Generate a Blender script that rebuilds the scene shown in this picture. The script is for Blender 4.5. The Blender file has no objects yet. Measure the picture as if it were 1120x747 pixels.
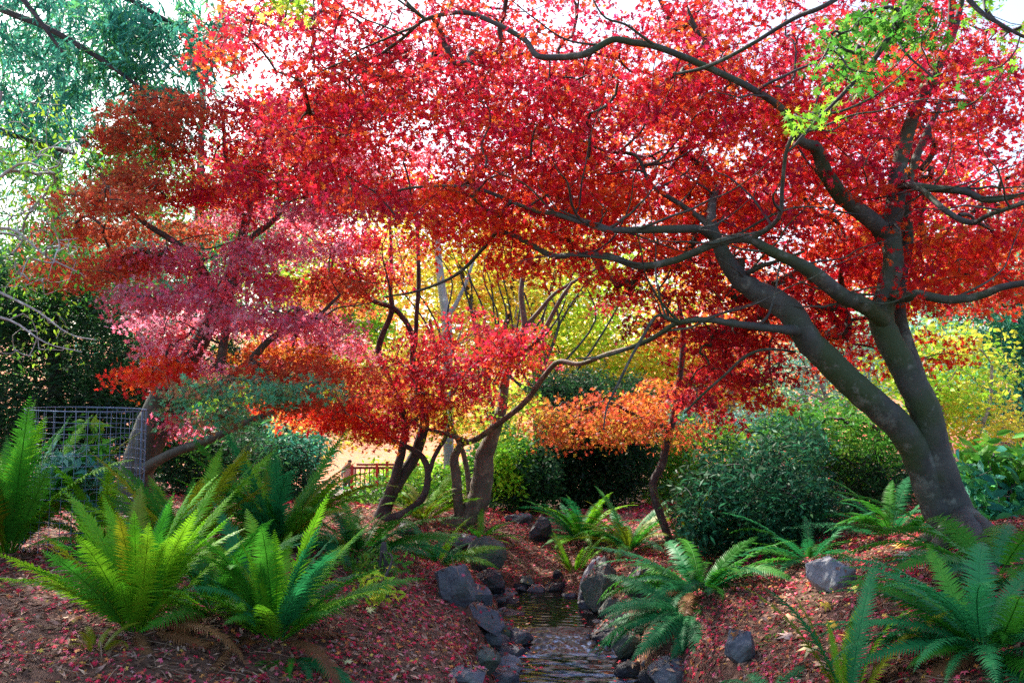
import bpy, math, random
import numpy as np
from mathutils import Vector, Matrix
from mathutils.bvhtree import BVHTree

random.seed(7); RNG = np.random.default_rng(7)
S = bpy.context.scene
C = S.collection
R = math.radians

# ------------------------------------------------------------------ camera, sky, sun, exposure
CAMZ = 1.4; FPX = 970.0; PITCH = math.atan(57.0 / FPX)
cd = bpy.data.cameras.new('camera'); cam = bpy.data.objects.new('camera', cd); C.objects.link(cam)
cam.location = (0, 0, CAMZ); cam.rotation_euler = (R(90) + PITCH, 0, 0)
cd.sensor_width = 36.0; cd.lens = 36.0 * FPX / 1120.0; cd.clip_end = 2000; cd.clip_start = 0.05
S.camera = cam
SUN_EL, SUN_AZ = R(44), R(-38)            # azimuth from +Y (into the picture) towards +X
w = bpy.data.worlds.new('World'); S.world = w; w.use_nodes = True
nt = w.node_tree; bg = nt.nodes['Background']
sky = nt.nodes.new('ShaderNodeTexSky'); sky.sky_type = 'NISHITA'; sky.sun_disc = False
sky.sun_elevation = SUN_EL; sky.sun_rotation = SUN_AZ
sky.air_density = 1.0; sky.dust_density = 3.0; sky.ozone_density = 1.0
nt.links.new(sky.outputs[0], bg.inputs[0]); bg.inputs[1].default_value = 0.15
sd = bpy.data.lights.new('sun', 'SUN'); sun = bpy.data.objects.new('sun', sd); C.objects.link(sun)
sd.energy = 3.8; sd.angle = R(0.5); sd.color = (1.0, 0.93, 0.82)
sdir = Vector((math.sin(SUN_AZ) * math.cos(SUN_EL), math.cos(SUN_AZ) * math.cos(SUN_EL), math.sin(SUN_EL)))
sun.rotation_euler = sdir.to_track_quat('Z', 'Y').to_euler()
vs = S.view_settings; vs.view_transform = 'Standard'; vs.look = 'None'; vs.gamma = 1; vs.use_curve_mapping = False
vs.exposure = 1.5
cy = S.cycles; cy.max_bounces = 7; cy.diffuse_bounces = 3; cy.glossy_bounces = 2; cy.transmission_bounces = 5
cy.transparent_max_bounces = 4; cy.use_denoising = False; cy.sample_clamp_indirect = 6
cy.caustics_reflective = False; cy.caustics_refractive = False

# ------------------------------------------------------------------ pixel helper: photo pixel + distance -> point
cp, sp = math.cos(PITCH), math.sin(PITCH)
def Pn(px, py, d):
    px = np.asarray(px, float); py = np.asarray(py, float); d = np.asarray(d, float)
    cx = (px - 560) / FPX; cz = -(py - 373.5) / FPX
    dy = cp - cz * sp; dz = sp + cz * cp
    s = d / dy
    return np.stack([cx * s, d + 0 * s, CAMZ + dz * s], -1)
def P(px, py, d): return Vector(Pn(px, py, d).tolist())

# ------------------------------------------------------------------ materials
def newmat(name):
    m = bpy.data.materials.new(name); m.use_nodes = True
    return m, m.node_tree, m.node_tree.nodes['Principled BSDF']
def N(nt, t, **k):
    n = nt.nodes.new(t)
    for a, b in k.items():
        setattr(n, a, b)
    return n
def ramp(nt, stops):
    r = N(nt, 'ShaderNodeValToRGB'); e = r.color_ramp.elements
    while len(e) > 1: e.remove(e[-1])
    e[0].position, e[0].color = stops[0][0], (*stops[0][1], 1)
    for p, c in stops[1:]:
        x = e.new(p); x.color = (*c, 1)
    return r
def noise(nt, scale, detail=4, coord='Object', rough=.55):
    t = N(nt, 'ShaderNodeTexCoord'); n = N(nt, 'ShaderNodeTexNoise')
    n.inputs['Scale'].default_value = scale; n.inputs['Detail'].default_value = detail; n.inputs['Roughness'].default_value = rough
    nt.links.new(t.outputs[coord], n.inputs['Vector']); return n
def bump(nt, b, src, strength, dist=.02):
    n = N(nt, 'ShaderNodeBump'); n.inputs['Strength'].default_value = strength; n.inputs['Distance'].default_value = dist
    nt.links.new(src, n.inputs['Height']); nt.links.new(n.outputs[0], b.inputs['Normal']); return n

def leaf_mat(name, trans=.45, rough=.5, tint=(1, 1, 1), spec=.4):
    m, nt, b = newmat(name)
    a = N(nt, 'ShaderNodeAttribute', attribute_name='Col')
    b.inputs['Roughness'].default_value = rough; b.inputs['Specular IOR Level'].default_value = spec
    t = N(nt, 'ShaderNodeBsdfTranslucent'); mx = N(nt, 'ShaderNodeMixShader'); mx.inputs[0].default_value = trans
    g = N(nt, 'ShaderNodeGamma'); g.inputs[1].default_value = .78
    nt.links.new(a.outputs['Color'], b.inputs['Base Color']); nt.links.new(a.outputs['Color'], g.inputs[0]); nt.links.new(g.outputs[0], t.inputs[0])
    out = nt.nodes['Material Output']
    nt.links.new(b.outputs[0], mx.inputs[1]); nt.links.new(t.outputs[0], mx.inputs[2]); nt.links.new(mx.outputs[0], out.inputs[0])
    return m
M_LEAF = leaf_mat('maple_leaf', .6, spec=.3); M_FOL = leaf_mat('foliage_leaf', .52, .5); M_GLOSS = leaf_mat('glossy_leaf', .3, .55, spec=.18)
M_LITTER = leaf_mat('litter_leaf', .1, .7, spec=.25)

def frond_mat(name, c1, c2):
    m, nt, b = newmat(name)
    oi = N(nt, 'ShaderNodeObjectInfo'); n = noise(nt, 9, 3)
    ad = N(nt, 'ShaderNodeMath', operation='ADD'); ml = N(nt, 'ShaderNodeMath', operation='MULTIPLY'); ml.inputs[1].default_value = .55
    nt.links.new(oi.outputs['Random'], ml.inputs[0]); nt.links.new(ml.outputs[0], ad.inputs[0])
    m2 = N(nt, 'ShaderNodeMath', operation='MULTIPLY'); m2.inputs[1].default_value = .55
    nt.links.new(n.outputs[0], m2.inputs[0]); nt.links.new(m2.outputs[0], ad.inputs[1])
    r = ramp(nt, [(.15, c1), (.85, c2)]); nt.links.new(ad.outputs[0], r.inputs[0])
    nt.links.new(r.outputs[0], b.inputs['Base Color']); b.inputs['Roughness'].default_value = .5; b.inputs['Specular IOR Level'].default_value = .3
    t = N(nt, 'ShaderNodeBsdfTranslucent'); mx = N(nt, 'ShaderNodeMixShader'); mx.inputs[0].default_value = .38
    nt.links.new(r.outputs[0], t.inputs[0])
    nt.links.new(b.outputs[0], mx.inputs[1]); nt.links.new(t.outputs[0], mx.inputs[2]); nt.links.new(mx.outputs[0], nt.nodes['Material Output'].inputs[0])
    return m
M_FR = {'lime': frond_mat('frond_lime', (.06, .31, .012), (.23, .53, .018)),
        'olive': frond_mat('frond_olive', (.10, .17, .008), (.26, .30, .012)),
        'green': frond_mat('frond_green', (.02, .18, .014), (.07, .34, .025)),
        'teal': frond_mat('frond_teal', (.012, .15, .045), (.03, .28, .085)),
        'brown': frond_mat('frond_brown', (.14, .06, .025), (.42, .20, .09))}

def bark_mat(name, c0, c1, moss=(.05, .10, .015), mossamt=.62, scale=6):
    m, nt, b = newmat(name)
    n = noise(nt, scale, 8, rough=.65); r = ramp(nt, [(.3, c0), (.7, c1)]); nt.links.new(n.outputs[0], r.inputs[0])
    n2 = noise(nt, 2.2, 5); r2 = ramp(nt, [(mossamt - .06, (0, 0, 0)), (mossamt + .12, (1, 1, 1))]); nt.links.new(n2.outputs[0], r2.inputs[0])
    mx = N(nt, 'ShaderNodeMixRGB'); mx.inputs[2].default_value = (*moss, 1)
    nt.links.new(r2.outputs[0], mx.inputs[0]); nt.links.new(r.outputs[0], mx.inputs[1]); nt.links.new(mx.outputs[0], b.inputs['Base Color'])
    nl = noise(nt, 7, 7, rough=.75); rl = ramp(nt, [(.54, (0, 0, 0)), (.63, (.75, .75, .75))]); nt.links.new(nl.outputs[0], rl.inputs[0])
    ml = N(nt, 'ShaderNodeMixRGB'); ml.inputs[2].default_value = (c1[0] * 1.9, c1[1] * 2.05, c1[2] * 1.9, 1); nt.links.new(rl.outputs[0], ml.inputs[0]); nt.links.new(mx.outputs[0], ml.inputs[1]); nt.links.new(ml.outputs[0], b.inputs['Base Color'])
    b.inputs['Roughness'].default_value = .75
    n3 = noise(nt, 38, 6, rough=.7); mp = N(nt, 'ShaderNodeMapping'); mp.inputs['Scale'].default_value = (1, 1, .35)
    tc = N(nt, 'ShaderNodeTexCoord'); nt.links.new(tc.outputs['Object'], mp.inputs[0]); nt.links.new(mp.outputs[0], n3.inputs['Vector'])
    bump(nt, b, n3.outputs[0], .7, .012)
    return m
M_BARK = bark_mat('bark_maple', (.018, .021, .020), (.085, .088, .078), moss=(.035, .06, .02), mossamt=.5, scale=4)
M_BARKD = bark_mat('bark_dark', (.018, .014, .016), (.07, .055, .055), mossamt=.7)
M_BARKL = bark_mat('bark_pale', (.13, .11, .085), (.34, .30, .24), mossamt=.66)
M_BARKW = bark_mat('bark_grey_white', (.30, .30, .30), (.55, .53, .5), mossamt=.75)

def simple_mat(name, col, rough=.6, metal=0, nscale=8, var=.25):
    m, nt, b = newmat(name); n = noise(nt, nscale, 5)
    r = ramp(nt, [(.3, tuple(c * (1 - var) for c in col)), (.7, tuple(min(1, c * (1 + var)) for c in col))])
    nt.links.new(n.outputs[0], r.inputs[0]); nt.links.new(r.outputs[0], b.inputs['Base Color'])
    b.inputs['Roughness'].default_value = rough; b.inputs['Metallic'].default_value = metal
    return m

def rock_mat(name, c0, c1, moss):
    m, nt, b = newmat(name)
    n = noise(nt, 5, 9, rough=.68); r = ramp(nt, [(.28, c0), (.5, tuple((x + y) / 2 for x, y in zip(c0, c1))), (.74, c1)]); nt.links.new(n.outputs[0], r.inputs[0])
    n2 = noise(nt, 3.1, 6); r2 = ramp(nt, [(.55, (0, 0, 0)), (.7, (1, 1, 1))]); nt.links.new(n2.outputs[0], r2.inputs[0])
    mx = N(nt, 'ShaderNodeMixRGB'); mx.inputs[2].default_value = (*moss, 1)
    f = N(nt, 'ShaderNodeMath', operation='MULTIPLY'); f.inputs[1].default_value = .55; nt.links.new(r2.outputs[0], f.inputs[0])
    nt.links.new(f.outputs[0], mx.inputs[0]); nt.links.new(r.outputs[0], mx.inputs[1])
    v = N(nt, 'ShaderNodeTexNoise'); v.inputs['Scale'].default_value = 60; v.inputs['Detail'].default_value = 3
    tc = N(nt, 'ShaderNodeTexCoord'); nt.links.new(tc.outputs['Object'], v.inputs['Vector'])
    r3 = ramp(nt, [(.62, (0, 0, 0)), (.72, (1, 1, 1))]); nt.links.new(v.outputs[0], r3.inputs[0])
    f3 = N(nt, 'ShaderNodeMath', operation='MULTIPLY'); f3.inputs[1].default_value = .35; nt.links.new(r3.outputs[0], f3.inputs[0])
    mx2 = N(nt, 'ShaderNodeMixRGB'); mx2.inputs[2].default_value = (.33, .34, .36, 1); nt.links.new(f3.outputs[0], mx2.inputs[0]); nt.links.new(mx.outputs[0], mx2.inputs[1])
    nt.links.new(mx2.outputs[0], b.inputs['Base Color']); b.inputs['Roughness'].default_value = .62
    n4 = noise(nt, 9, 8, rough=.62); bump(nt, b, n4.outputs[0], .7, .035)
    return m
M_ROCK = rock_mat('rock_slate', (.035, .042, .055), (.15, .165, .20), (.05, .08, .03))
M_ROCKG = rock_mat('rock_mossy', (.04, .055, .05), (.14, .17, .14), (.06, .13, .03))
M_ROCKD = rock_mat('rock_dark_wet', (.012, .013, .02), (.055, .055, .07), (.03, .05, .02))
M_ROCKP = rock_mat('rock_pale', (.12, .13, .15), (.32, .34, .38), (.10, .13, .06))

# ------------------------------------------------------------------ mesh helpers
def link(me, name, mat, parent=None):
    o = bpy.data.objects.new(name, me); C.objects.link(o)
    if mat: me.materials.append(mat)
    if parent: o.parent = parent
    return o
def tag(o, label=None, cat=None, group=None, kind=None):
    if label: o['label'] = label
    if cat: o['category'] = cat
    if group: o['group'] = group
    if kind: o['kind'] = kind
    return o
def empty(name, loc=(0, 0, 0), rz=0):
    o = bpy.data.objects.new(name, None); C.objects.link(o); o.location = loc; o.rotation_euler = (0, 0, rz); o.empty_display_size = .1
    return o
def mesh_np(name, V, F, cols=None, smooth=False):
    """V (n,3); F list of (m,k) int arrays (k=3 or 4); cols (n,3)"""
    me = bpy.data.meshes.new(name); V = np.asarray(V, np.float32)
    me.vertices.add(len(V)); me.vertices.foreach_set('co', V.ravel())
    F = [np.asarray(f, np.int32) for f in F if len(f)]
    nl = sum(f.size for f in F); npoly = sum(len(f) for f in F)
    me.loops.add(nl); me.polygons.add(npoly)
    me.loops.foreach_set('vertex_index', np.concatenate([f.ravel() for f in F]))
    st = []; o = 0
    for f in F:
        st.append(o + np.arange(len(f)) * f.shape[1]); o += f.size
    me.polygons.foreach_set('loop_start', np.concatenate(st).astype(np.int32))
    if smooth: me.polygons.foreach_set('use_smooth', np.ones(npoly, bool))
    if cols is not None:
        a = me.color_attributes.new('Col', 'FLOAT_COLOR', 'POINT')
        a.data.foreach_set('color', np.concatenate([cols, np.ones((len(cols), 1))], 1).astype(np.float32).ravel())
    me.update(calc_edges=True)
    return me

def catmull(pts, sub=5):
    p = [np.asarray(q, float) for q in pts]
    if len(p) < 3: 
        return [p[0] + (p[-1] - p[0]) * t for t in np.linspace(0, 1, sub + 1)]
    q = [2 * p[0] - p[1]] + p + [2 * p[-1] - p[-2]]; out = []
    for i in range(1, len(q) - 2):
        a, b, c, d = q[i - 1:i + 3]
        for k in range(sub):
            t = k / sub
            out.append(.5 * ((2 * b) + (c - a) * t + (2 * a - 5 * b + 4 * c - d) * t * t + (3 * b - a - 3 * c + d) * t ** 3))
    out.append(p[-1]); return out

class TB:
    """collects tubes"""
    def __init__(s): s.V = []; s.F = []; s.n = 0
    def tube(s, pts, rad, sides=6, wob=0):
        pts = np.asarray(pts, float); n = len(pts)
        if n < 2: return
        rad = np.broadcast_to(np.asarray(rad, float), (n,))
        T = np.gradient(pts, axis=0); T /= np.linalg.norm(T, axis=1, keepdims=True) + 1e-9
        up = np.array([0, 0, 1.]) if abs(T[0, 2]) < .9 else np.array([1., 0, 0])
        u = np.cross(T[0], up); u /= np.linalg.norm(u)
        a = np.linspace(0, 2 * np.pi, sides, endpoint=False); V = np.empty((n, sides, 3))
        for i in range(n):
            u = u - T[i] * np.dot(u, T[i]); u /= np.linalg.norm(u) + 1e-9; v = np.cross(T[i], u)
            r = rad[i] * (1 + (wob * (RNG.random(sides) - .5) if wob else 0))
            V[i] = pts[i] + (np.cos(a) * r)[:, None] * u + (np.sin(a) * r)[:, None] * v
        s.V.append(V.reshape(-1, 3))
        i = np.arange(n - 1)[:, None]; j = np.arange(sides)[None, :]; j2 = (j + 1) % sides
        s.F.append((np.stack([i * sides + j, i * sides + j2, (i + 1) * sides + j2, (i + 1) * sides + j], -1).reshape(-1, 4)) + s.n)
        s.n += n * sides
    def build(s, name, mat, parent=None, smooth=True):
        return link(mesh_np(name, np.concatenate(s.V), [np.concatenate(s.F)], smooth=smooth), name, mat, parent)

# leaf templates: verts (k,3) with the leaf in XY pointing +X, quads
def t_maple(lobes=5, droop=.18, notch=.36):
    ang = {7: [-125, -82, -42, 0, 42, 82, 125], 5: [-105, -52, 0, 52, 105]}[lobes]
    ln = {7: [.42, .72, .92, 1, .92, .72, .42], 5: [.55, .88, 1, .88, .55]}[lobes]
    V = [(0, 0, 0)]; st = (ang[1] - ang[0]) / 2
    nots = [ang[0] - st] + [(a + b) / 2 for a, b in zip(ang, ang[1:])] + [ang[-1] + st]
    for a in nots: V.append((math.cos(R(a)) * notch, math.sin(R(a)) * notch, .03))
    for a, l in zip(ang, ln): V.append((math.cos(R(a)) * l, math.sin(R(a)) * l, -droop * l))
    F = [(0, 1 + i, 1 + len(nots) + i, 2 + i) for i in range(lobes)]
    V = np.array(V); V[:, :2] *= .5
    V[:, 2] *= .5; V[:, 0] -= .1
    return V, np.array(F)
T_MAP7, T_MAP5 = t_maple(7, notch=.34), t_maple(5, notch=.36)
T_RH = (np.array([(-.5, 0, 0), (0, -.26, .05), (.5, 0, -.06), (0, .26, .05)]), np.array([(0, 1, 2, 3)]))
T_LONG = (np.array([(-.5, 0, 0), (-.1, -.13, .03), (.5, 0, -.08), (-.1, .13, .03)]), np.array([(0, 1, 2, 3)]))
T_NEED = (np.array([(-.5, -.02, 0), (.1, -.08, 0), (.5, 0, 0), (.1, .08, 0)]), np.array([(0, 1, 2, 3)]))
T_OVAL = (np.array([(-.5, 0, 0), (-.2, -.2, .04), (.2, -.17, .03), (.5, 0, -.08), (.2, .17, .03), (-.2, .2, .04), (0, 0, -.01)]), np.array([(0, 1, 6, 5), (1, 2, 4, 6), (2, 3, 4, 6), (5, 6, 4, 4)])[:1])
T_OVAL = (np.array([(-.5, 0, 0), (-.15, -.2, .05), (.2, -.15, .04), (.5, 0, -.08), (.2, .15, .04), (-.15, .2, .05)]), np.array([(0, 1, 2, 3), (0, 3, 4, 5)]))

def unit(v): return v / (np.linalg.norm(v, axis=-1, keepdims=True) + 1e-9)
def leaves(name, cen, nrm, fwd, size, col, tmpl, mat, parent=None, colvar=.18):
    cen = np.asarray(cen, float); n = len(cen); TV, TF = tmpl; k = len(TV)
    z = unit(nrm); x = unit(fwd - z * (fwd * z).sum(-1, keepdims=True)); y = np.cross(z, x)
    sz = np.broadcast_to(size, (n,))[:, None, None]
    V = cen[:, None, :] + sz * (TV[None, :, 0:1] * x[:, None] + TV[None, :, 1:2] * y[:, None] + TV[None, :, 2:3] * z[:, None])
    F = (TF[None] + (np.arange(n) * k)[:, None, None]).reshape(-1, TF.shape[1])
    c = col * np.exp(RNG.normal(0, colvar, (n, 1))); c = np.clip(c * np.exp(RNG.normal(0, .06, (n, 3))), 0, 1)
    cv = np.repeat(c, k, axis=0)
    return link(mesh_np(name, V.reshape(-1, 3), [F], cv), name, mat, parent)

PAL = {  # weight, colour
 'red': [(.36, (.62, .008, .016)), (.14, (.62, .015, .07)), (.22, (.33, .006, .026)), (.2, (.75, .055, .012)), (.08, (.80, .17, .015)), (.04, (.66, .05, .10))],
 'crimson': [(.5, (.46, .008, .018)), (.22, (.26, .014, .035)), (.28, (.66, .03, .015))],
 'hot': [(.5, (.75, .02, .012)), (.35, (.82, .09, .01)), (.15, (.55, .01, .02))],
 'pink': [(.36, (.80, .11, .20)), (.26, (.66, .20, .33)), (.22, (.80, .05, .06)), (.16, (.72, .36, .44))],
 'rust': [(.45, (.55, .045, .02)), (.3, (.40, .09, .03)), (.25, (.66, .10, .03))],
 'tealgreen': [(.5, (.07, .36, .18)), (.3, (.16, .30, .08)), (.2, (.34, .14, .07))],
 'orange': [(.5, (.75, .16, .02)), (.3, (.82, .30, .03)), (.2, (.62, .06, .02))],
 'orangegreen': [(.4, (.62, .14, .02)), (.3, (.42, .24, .02)), (.3, (.66, .07, .03))],
 'yellow': [(.5, (.80, .66, .04)), (.4, (.55, .62, .03)), (.1, (.85, .42, .05))],
 'gold': [(.5, (.85, .62, .06)), (.25, (.70, .66, .05)), (.25, (.85, .38, .06))],
 'yellowgreen': [(.45, (.42, .66, .03)), (.3, (.24, .58, .02)), (.25, (.68, .70, .05))],
 'lime': [(.5, (.16, .50, .02)), (.5, (.30, .55, .02))],
 'green': [(.5, (.04, .22, .015)), (.3, (.08, .30, .02)), (.2, (.16, .34, .02))],
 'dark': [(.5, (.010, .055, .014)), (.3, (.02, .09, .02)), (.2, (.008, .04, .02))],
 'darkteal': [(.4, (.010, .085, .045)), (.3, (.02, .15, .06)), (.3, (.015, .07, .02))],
 'bluegreen': [(.45, (.025, .22, .15)), (.35, (.05, .32, .20)), (.2, (.07, .34, .08))],
 'paleteal': [(.5, (.12, .36, .30)), (.3, (.20, .44, .34)), (.2, (.16, .40, .14))],
 'litter': [(.36, (.66, .025, .07)), (.18, (.72, .12, .20)), (.16, (.40, .09, .05)), (.18, (.20, .10, .07)), (.10, (.60, .22, .06)), (.05, (.62, .42, .08)), (.07, (.42, .26, .22))],
 'mulch': [(.38, (.20, .095, .055)), (.26, (.34, .18, .11)), (.2, (.08, .04, .028)), (.16, (.55, .34, .24))],
}
def pick(pal, n):
    p = PAL[pal]; wgt = np.array([a for a, _ in p]); wgt = wgt / wgt.sum(); c = np.array([b for _, b in p])
    return c[RNG.choice(len(p), n, p=wgt)]

# ------------------------------------------------------------------ ground
GP = [(0, 747, 4.2), (100, 700, 4.6), (0, 620, 6.6), (330, 740, 4.8), (450, 700, 5.5), (480, 747, 5.1), (430, 625, 7), (480, 622, 7.8), (500, 700, 6.1),
      (100, 560, 9), (250, 600, 7), (300, 560, 9.5), (400, 575, 10), (500, 575, 10.5), (600, 560, 12), (560, 620, 9.6), (640, 600, 10.2), (600, 640, 9.1), (720, 592, 9.6),
      (680, 625, 8.6), (850, 590, 8.6), (760, 655, 6.6), (810, 712, 5.6), (910, 630, 6.4), (1000, 640, 5.3), (1050, 747, 3.7), (900, 747, 4.4), (770, 747, 5.2), (1050, 585, 6.3),
      (720, 720, 6.0), (700, 660, 7.4), (1110, 640, 4.6), (1115, 560, 8), (950, 575, 8)]
gx, gz = [], []
for a in GP:
    q = Pn(*a); gx.append(q[:2]); gz.append(q[2])
for x, y, z in [(-3, 2, .05), (-1.5, 2.5, -.1), (-1.2, 0, -.1), (2.4, 2.0, .1), (1.8, 0, .0), (-4, 0, .1), (4, 0, .35), (4.6, 4, .6), (5.5, 7, .55), (-6, 5, .15), (-7, 10, .2), (0, -6, 0), (6, -6, .3), (-6, -6, .1),
                (-6, 14, 0), (-2, 15, -.6), (1, 16, -.7), (5, 14, .0), (9, 10, .5), (10, 20, .2), (-12, 10, .3), (-12, 22, .1), (-6, 24, -1.1), (-5, 30, -1.9), (0, 26, -1.0), (6, 28, -.4), (16, 30, .3), (-18, 34, .2)]:
    gx.append((x, y)); gz.append(z)
gx = np.array(gx); gz = np.array(gz)
def tps(r): return np.where(r > 1e-6, r * r * np.log(r + 1e-9), 0)
Kn = len(gx); A = np.zeros((Kn + 3, Kn + 3)); A[:Kn, :Kn] = tps(np.linalg.norm(gx[:, None] - gx[None], axis=-1)) + np.eye(Kn) * .05
A[:Kn, Kn] = 1; A[:Kn, Kn + 1:] = gx; A[Kn:, :Kn] = A[:Kn, Kn:].T
W = np.linalg.solve(A, np.concatenate([gz, np.zeros(3)]))
SY = [-3, 1, 3, 5, 6.2, 7.3, 7.5, 8.2, 8.8, 9.3]; SX = [.9, .7, .62, .52, .44, .43, .40, .33, .27, .25]; SW = [.5, .5, .48, .44, .41, .40, .36, .32, .24, .05]
def water_z(y): return np.where(y < 7.35, -.70, np.where(y < 7.75, -.70 + (y - 7.35) / .4 * .10, -.60))
def _smooth(t): t = np.clip(t, 0, 1); return t * t * (3 - 2 * t)
def vnoise(x, y, f, seed=0):
    return (np.sin(x * f * 1.3 + seed + 1.7 * np.sin(y * f * .9 + seed)) + np.sin(y * f * 1.1 + 2.1 * seed + 1.3 * np.sin(x * f * .7))) * .25
def H(x, y):
    x = np.asarray(x, float); y = np.asarray(y, float); sh = x.shape; xf = x.ravel(); yf = y.ravel(); q = np.stack([xf, yf], -1)
    out = np.zeros(len(q))
    for i in range(0, len(q), 20000):
        s = q[i:i + 20000]; sc = s.copy(); sc[:, 0] = np.clip(sc[:, 0], -18, 18); sc[:, 1] = np.clip(sc[:, 1], -6, 34)
        out[i:i + 20000] = tps(np.linalg.norm(sc[:, None] - gx[None], axis=-1)) @ W[:Kn] + W[Kn] + sc @ W[Kn + 1:]
    # beyond the garden the ground climbs a leaf covered slope
    out += _smooth((yf - 33) / 60) * 7
    out += vnoise(xf, yf, 2.3) * .035 + vnoise(xf, yf, 6.1, 2) * .018 + vnoise(xf, yf, 17, 5) * .008
    xc = np.interp(yf, SY, SX); hw = np.interp(yf, SY, SW); e = np.abs(xf - xc) - hw
    bed = water_z(yf) - .10
    act = np.where((yf < 9.3) & (yf > -3), 1, 0)
    ch = bed + (out - bed) * _smooth(e / np.where(xf < xc, .42, .38))
    out = np.where(act > 0, np.where(out > bed, ch, out), out)
    return out.reshape(sh)
def G(px, py):
    """point on the ground seen at this photo pixel"""
    d = np.concatenate([np.arange(2.5, 16, .02), np.arange(16, 60, .2)]); q = Pn(px, py, d)
    h = H(q[:, 0], q[:, 1]); i = np.argmax(q[:, 2] <= h)
    if q[i, 2] > h[i]: i = len(d) - 1
    return Vector((q[i, 0], q[i, 1], h[i]))
def onground(px, d):
    q = Pn(px, 500, d); return Vector((q[0], q[1], float(H(q[0:1], q[1:2])[0])))

def axis(lo, a, b, hi, st, g=1.18):
    mid = list(np.arange(a, b, st)); l = []; s = st; v = a
    while v > lo: s *= g; v -= s; l.append(v)
    r = []; s = st; v = mid[-1]
    while v < hi: s *= g; v += s; r.append(v)
    return np.array(l[::-1] + mid + r)
ax = axis(-500, -5, 5.5, 500, .055); ay = axis(-60, 2.5, 13, 900, .055)
X, Y = np.meshgrid(ax, ay); Z = H(X, Y); nx, ny = len(ax), len(ay)
i, j = np.meshgrid(np.arange(ny - 1), np.arange(nx - 1), indexing='ij'); a0 = i * nx + j
GV = np.stack([X, Y, Z], -1).reshape(-1, 3); GF = np.stack([a0, a0 + 1, a0 + nx + 1, a0 + nx], -1).reshape(-1, 4)
mg, nt, b = newmat('soil')
n1 = noise(nt, 1.3, 8, rough=.7); n2 = noise(nt, 28, 6, rough=.75)
r1 = ramp(nt, [(.35, (.07, .030, .018)), (.55, (.17, .08, .05)), (.75, (.32, .18, .12))]); nt.links.new(n2.outputs[0], r1.inputs[0])
# far ground (beyond y=16 m) is a slope strewn with salmon and golden leaves
geo = N(nt, 'ShaderNodeNewGeometry'); sx = N(nt, 'ShaderNodeSeparateXYZ'); nt.links.new(geo.outputs['Position'], sx.inputs[0])
mr = N(nt, 'ShaderNodeMapRange'); mr.inputs[1].default_value = 19; mr.inputs[2].default_value = 30; nt.links.new(sx.outputs['Y'], mr.inputs[0])
n5 = noise(nt, 3.5, 8, rough=.7); r5 = ramp(nt, [(.36, (.62, .27, .05)), (.5, (.60, .17, .08)), (.64, (.58, .27, .17))]); nt.links.new(n5.outputs[0], r5.inputs[0])
mx = N(nt, 'ShaderNodeMixRGB'); nt.links.new(mr.outputs[0], mx.inputs[0]); nt.links.new(r1.outputs[0], mx.inputs[1]); nt.links.new(r5.outputs[0], mx.inputs[2])
nt.links.new(mx.outputs[0], b.inputs['Base Color']); b.inputs['Roughness'].default_value = .9
bump(nt, b, n2.outputs[0], .9, .03)
ground = link(mesh_np('ground', GV, [GF], smooth=True), 'ground', mg); tag(ground, 'dark leaf strewn soil of the garden banks', 'ground', kind='structure')

# ------------------------------------------------------------------ stream
yy = np.concatenate([np.arange(-3, 2, .2), np.arange(2, 9.35, .02)]); nu = 45
uu = np.linspace(-1, 1, nu); XX = np.interp(yy, SY, SX)[:, None] + uu[None] * (np.interp(yy, SY, SW)[:, None] + .16); YY = np.repeat(yy[:, None], nu, 1)
ZZ = water_z(YY).copy()
ZZ += np.where(YY < 7.4, .004, .0) * np.sin(YY * 34 + 3 * np.sin(XX * 6)) * np.cos(XX * 9 + YY * 5) + .002 * np.sin(YY * 61 + XX * 23)
cas = np.exp(-((YY - 7.5) / .22) ** 2); ZZ += cas * .012 * (np.sin(XX * 41 + YY * 17) * np.sin(YY * 47 + 5 * np.sin(XX * 13)))
a0 = (np.arange(len(yy) - 1)[:, None] * nu + np.arange(nu - 1)[None]).ravel()
mw, nt, b = newmat('water')
b.inputs['Base Color'].default_value = (.010, .008, .008, 1); b.inputs['Roughness'].default_value = .06; b.inputs['IOR'].default_value = 1.33
b.inputs['Specular IOR Level'].default_value = .55
tc = N(nt, 'ShaderNodeTexCoord'); mp = N(nt, 'ShaderNodeMapping'); mp.inputs['Scale'].default_value = (1.5, 7, 1); nt.links.new(tc.outputs['Object'], mp.inputs[0])
nn = N(nt, 'ShaderNodeTexNoise'); nn.inputs['Scale'].default_value = 1.6; nn.inputs['Detail'].default_value = 3; nt.links.new(mp.outputs[0], nn.inputs['Vector'])
bump(nt, b, nn.outputs[0], .32, .03)
# foam where the water tumbles over the small drop
geo = N(nt, 'ShaderNodeNewGeometry'); sx = N(nt, 'ShaderNodeSeparateXYZ'); nt.links.new(geo.outputs['Position'], sx.inputs[0])
mr = N(nt, 'ShaderNodeMapRange'); mr.inputs[1].default_value = 7.28; mr.inputs[2].default_value = 7.4; nt.links.new(sx.outputs['Y'], mr.inputs[0])
mr2 = N(nt, 'ShaderNodeMapRange'); mr2.inputs[1].default_value = 7.68; mr2.inputs[2].default_value = 7.58; nt.links.new(sx.outputs['Y'], mr2.inputs[0])
m1 = N(nt, 'ShaderNodeMath', operation='MULTIPLY'); nt.links.new(mr.outputs[0], m1.inputs[0]); nt.links.new(mr2.outputs[0], m1.inputs[1])
n3 = noise(nt, 20, 6, rough=.7); r3 = ramp(nt, [(.52, (0, 0, 0)), (.72, (.7, .7, .7))]); nt.links.new(n3.outputs[0], r3.inputs[0])
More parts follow.
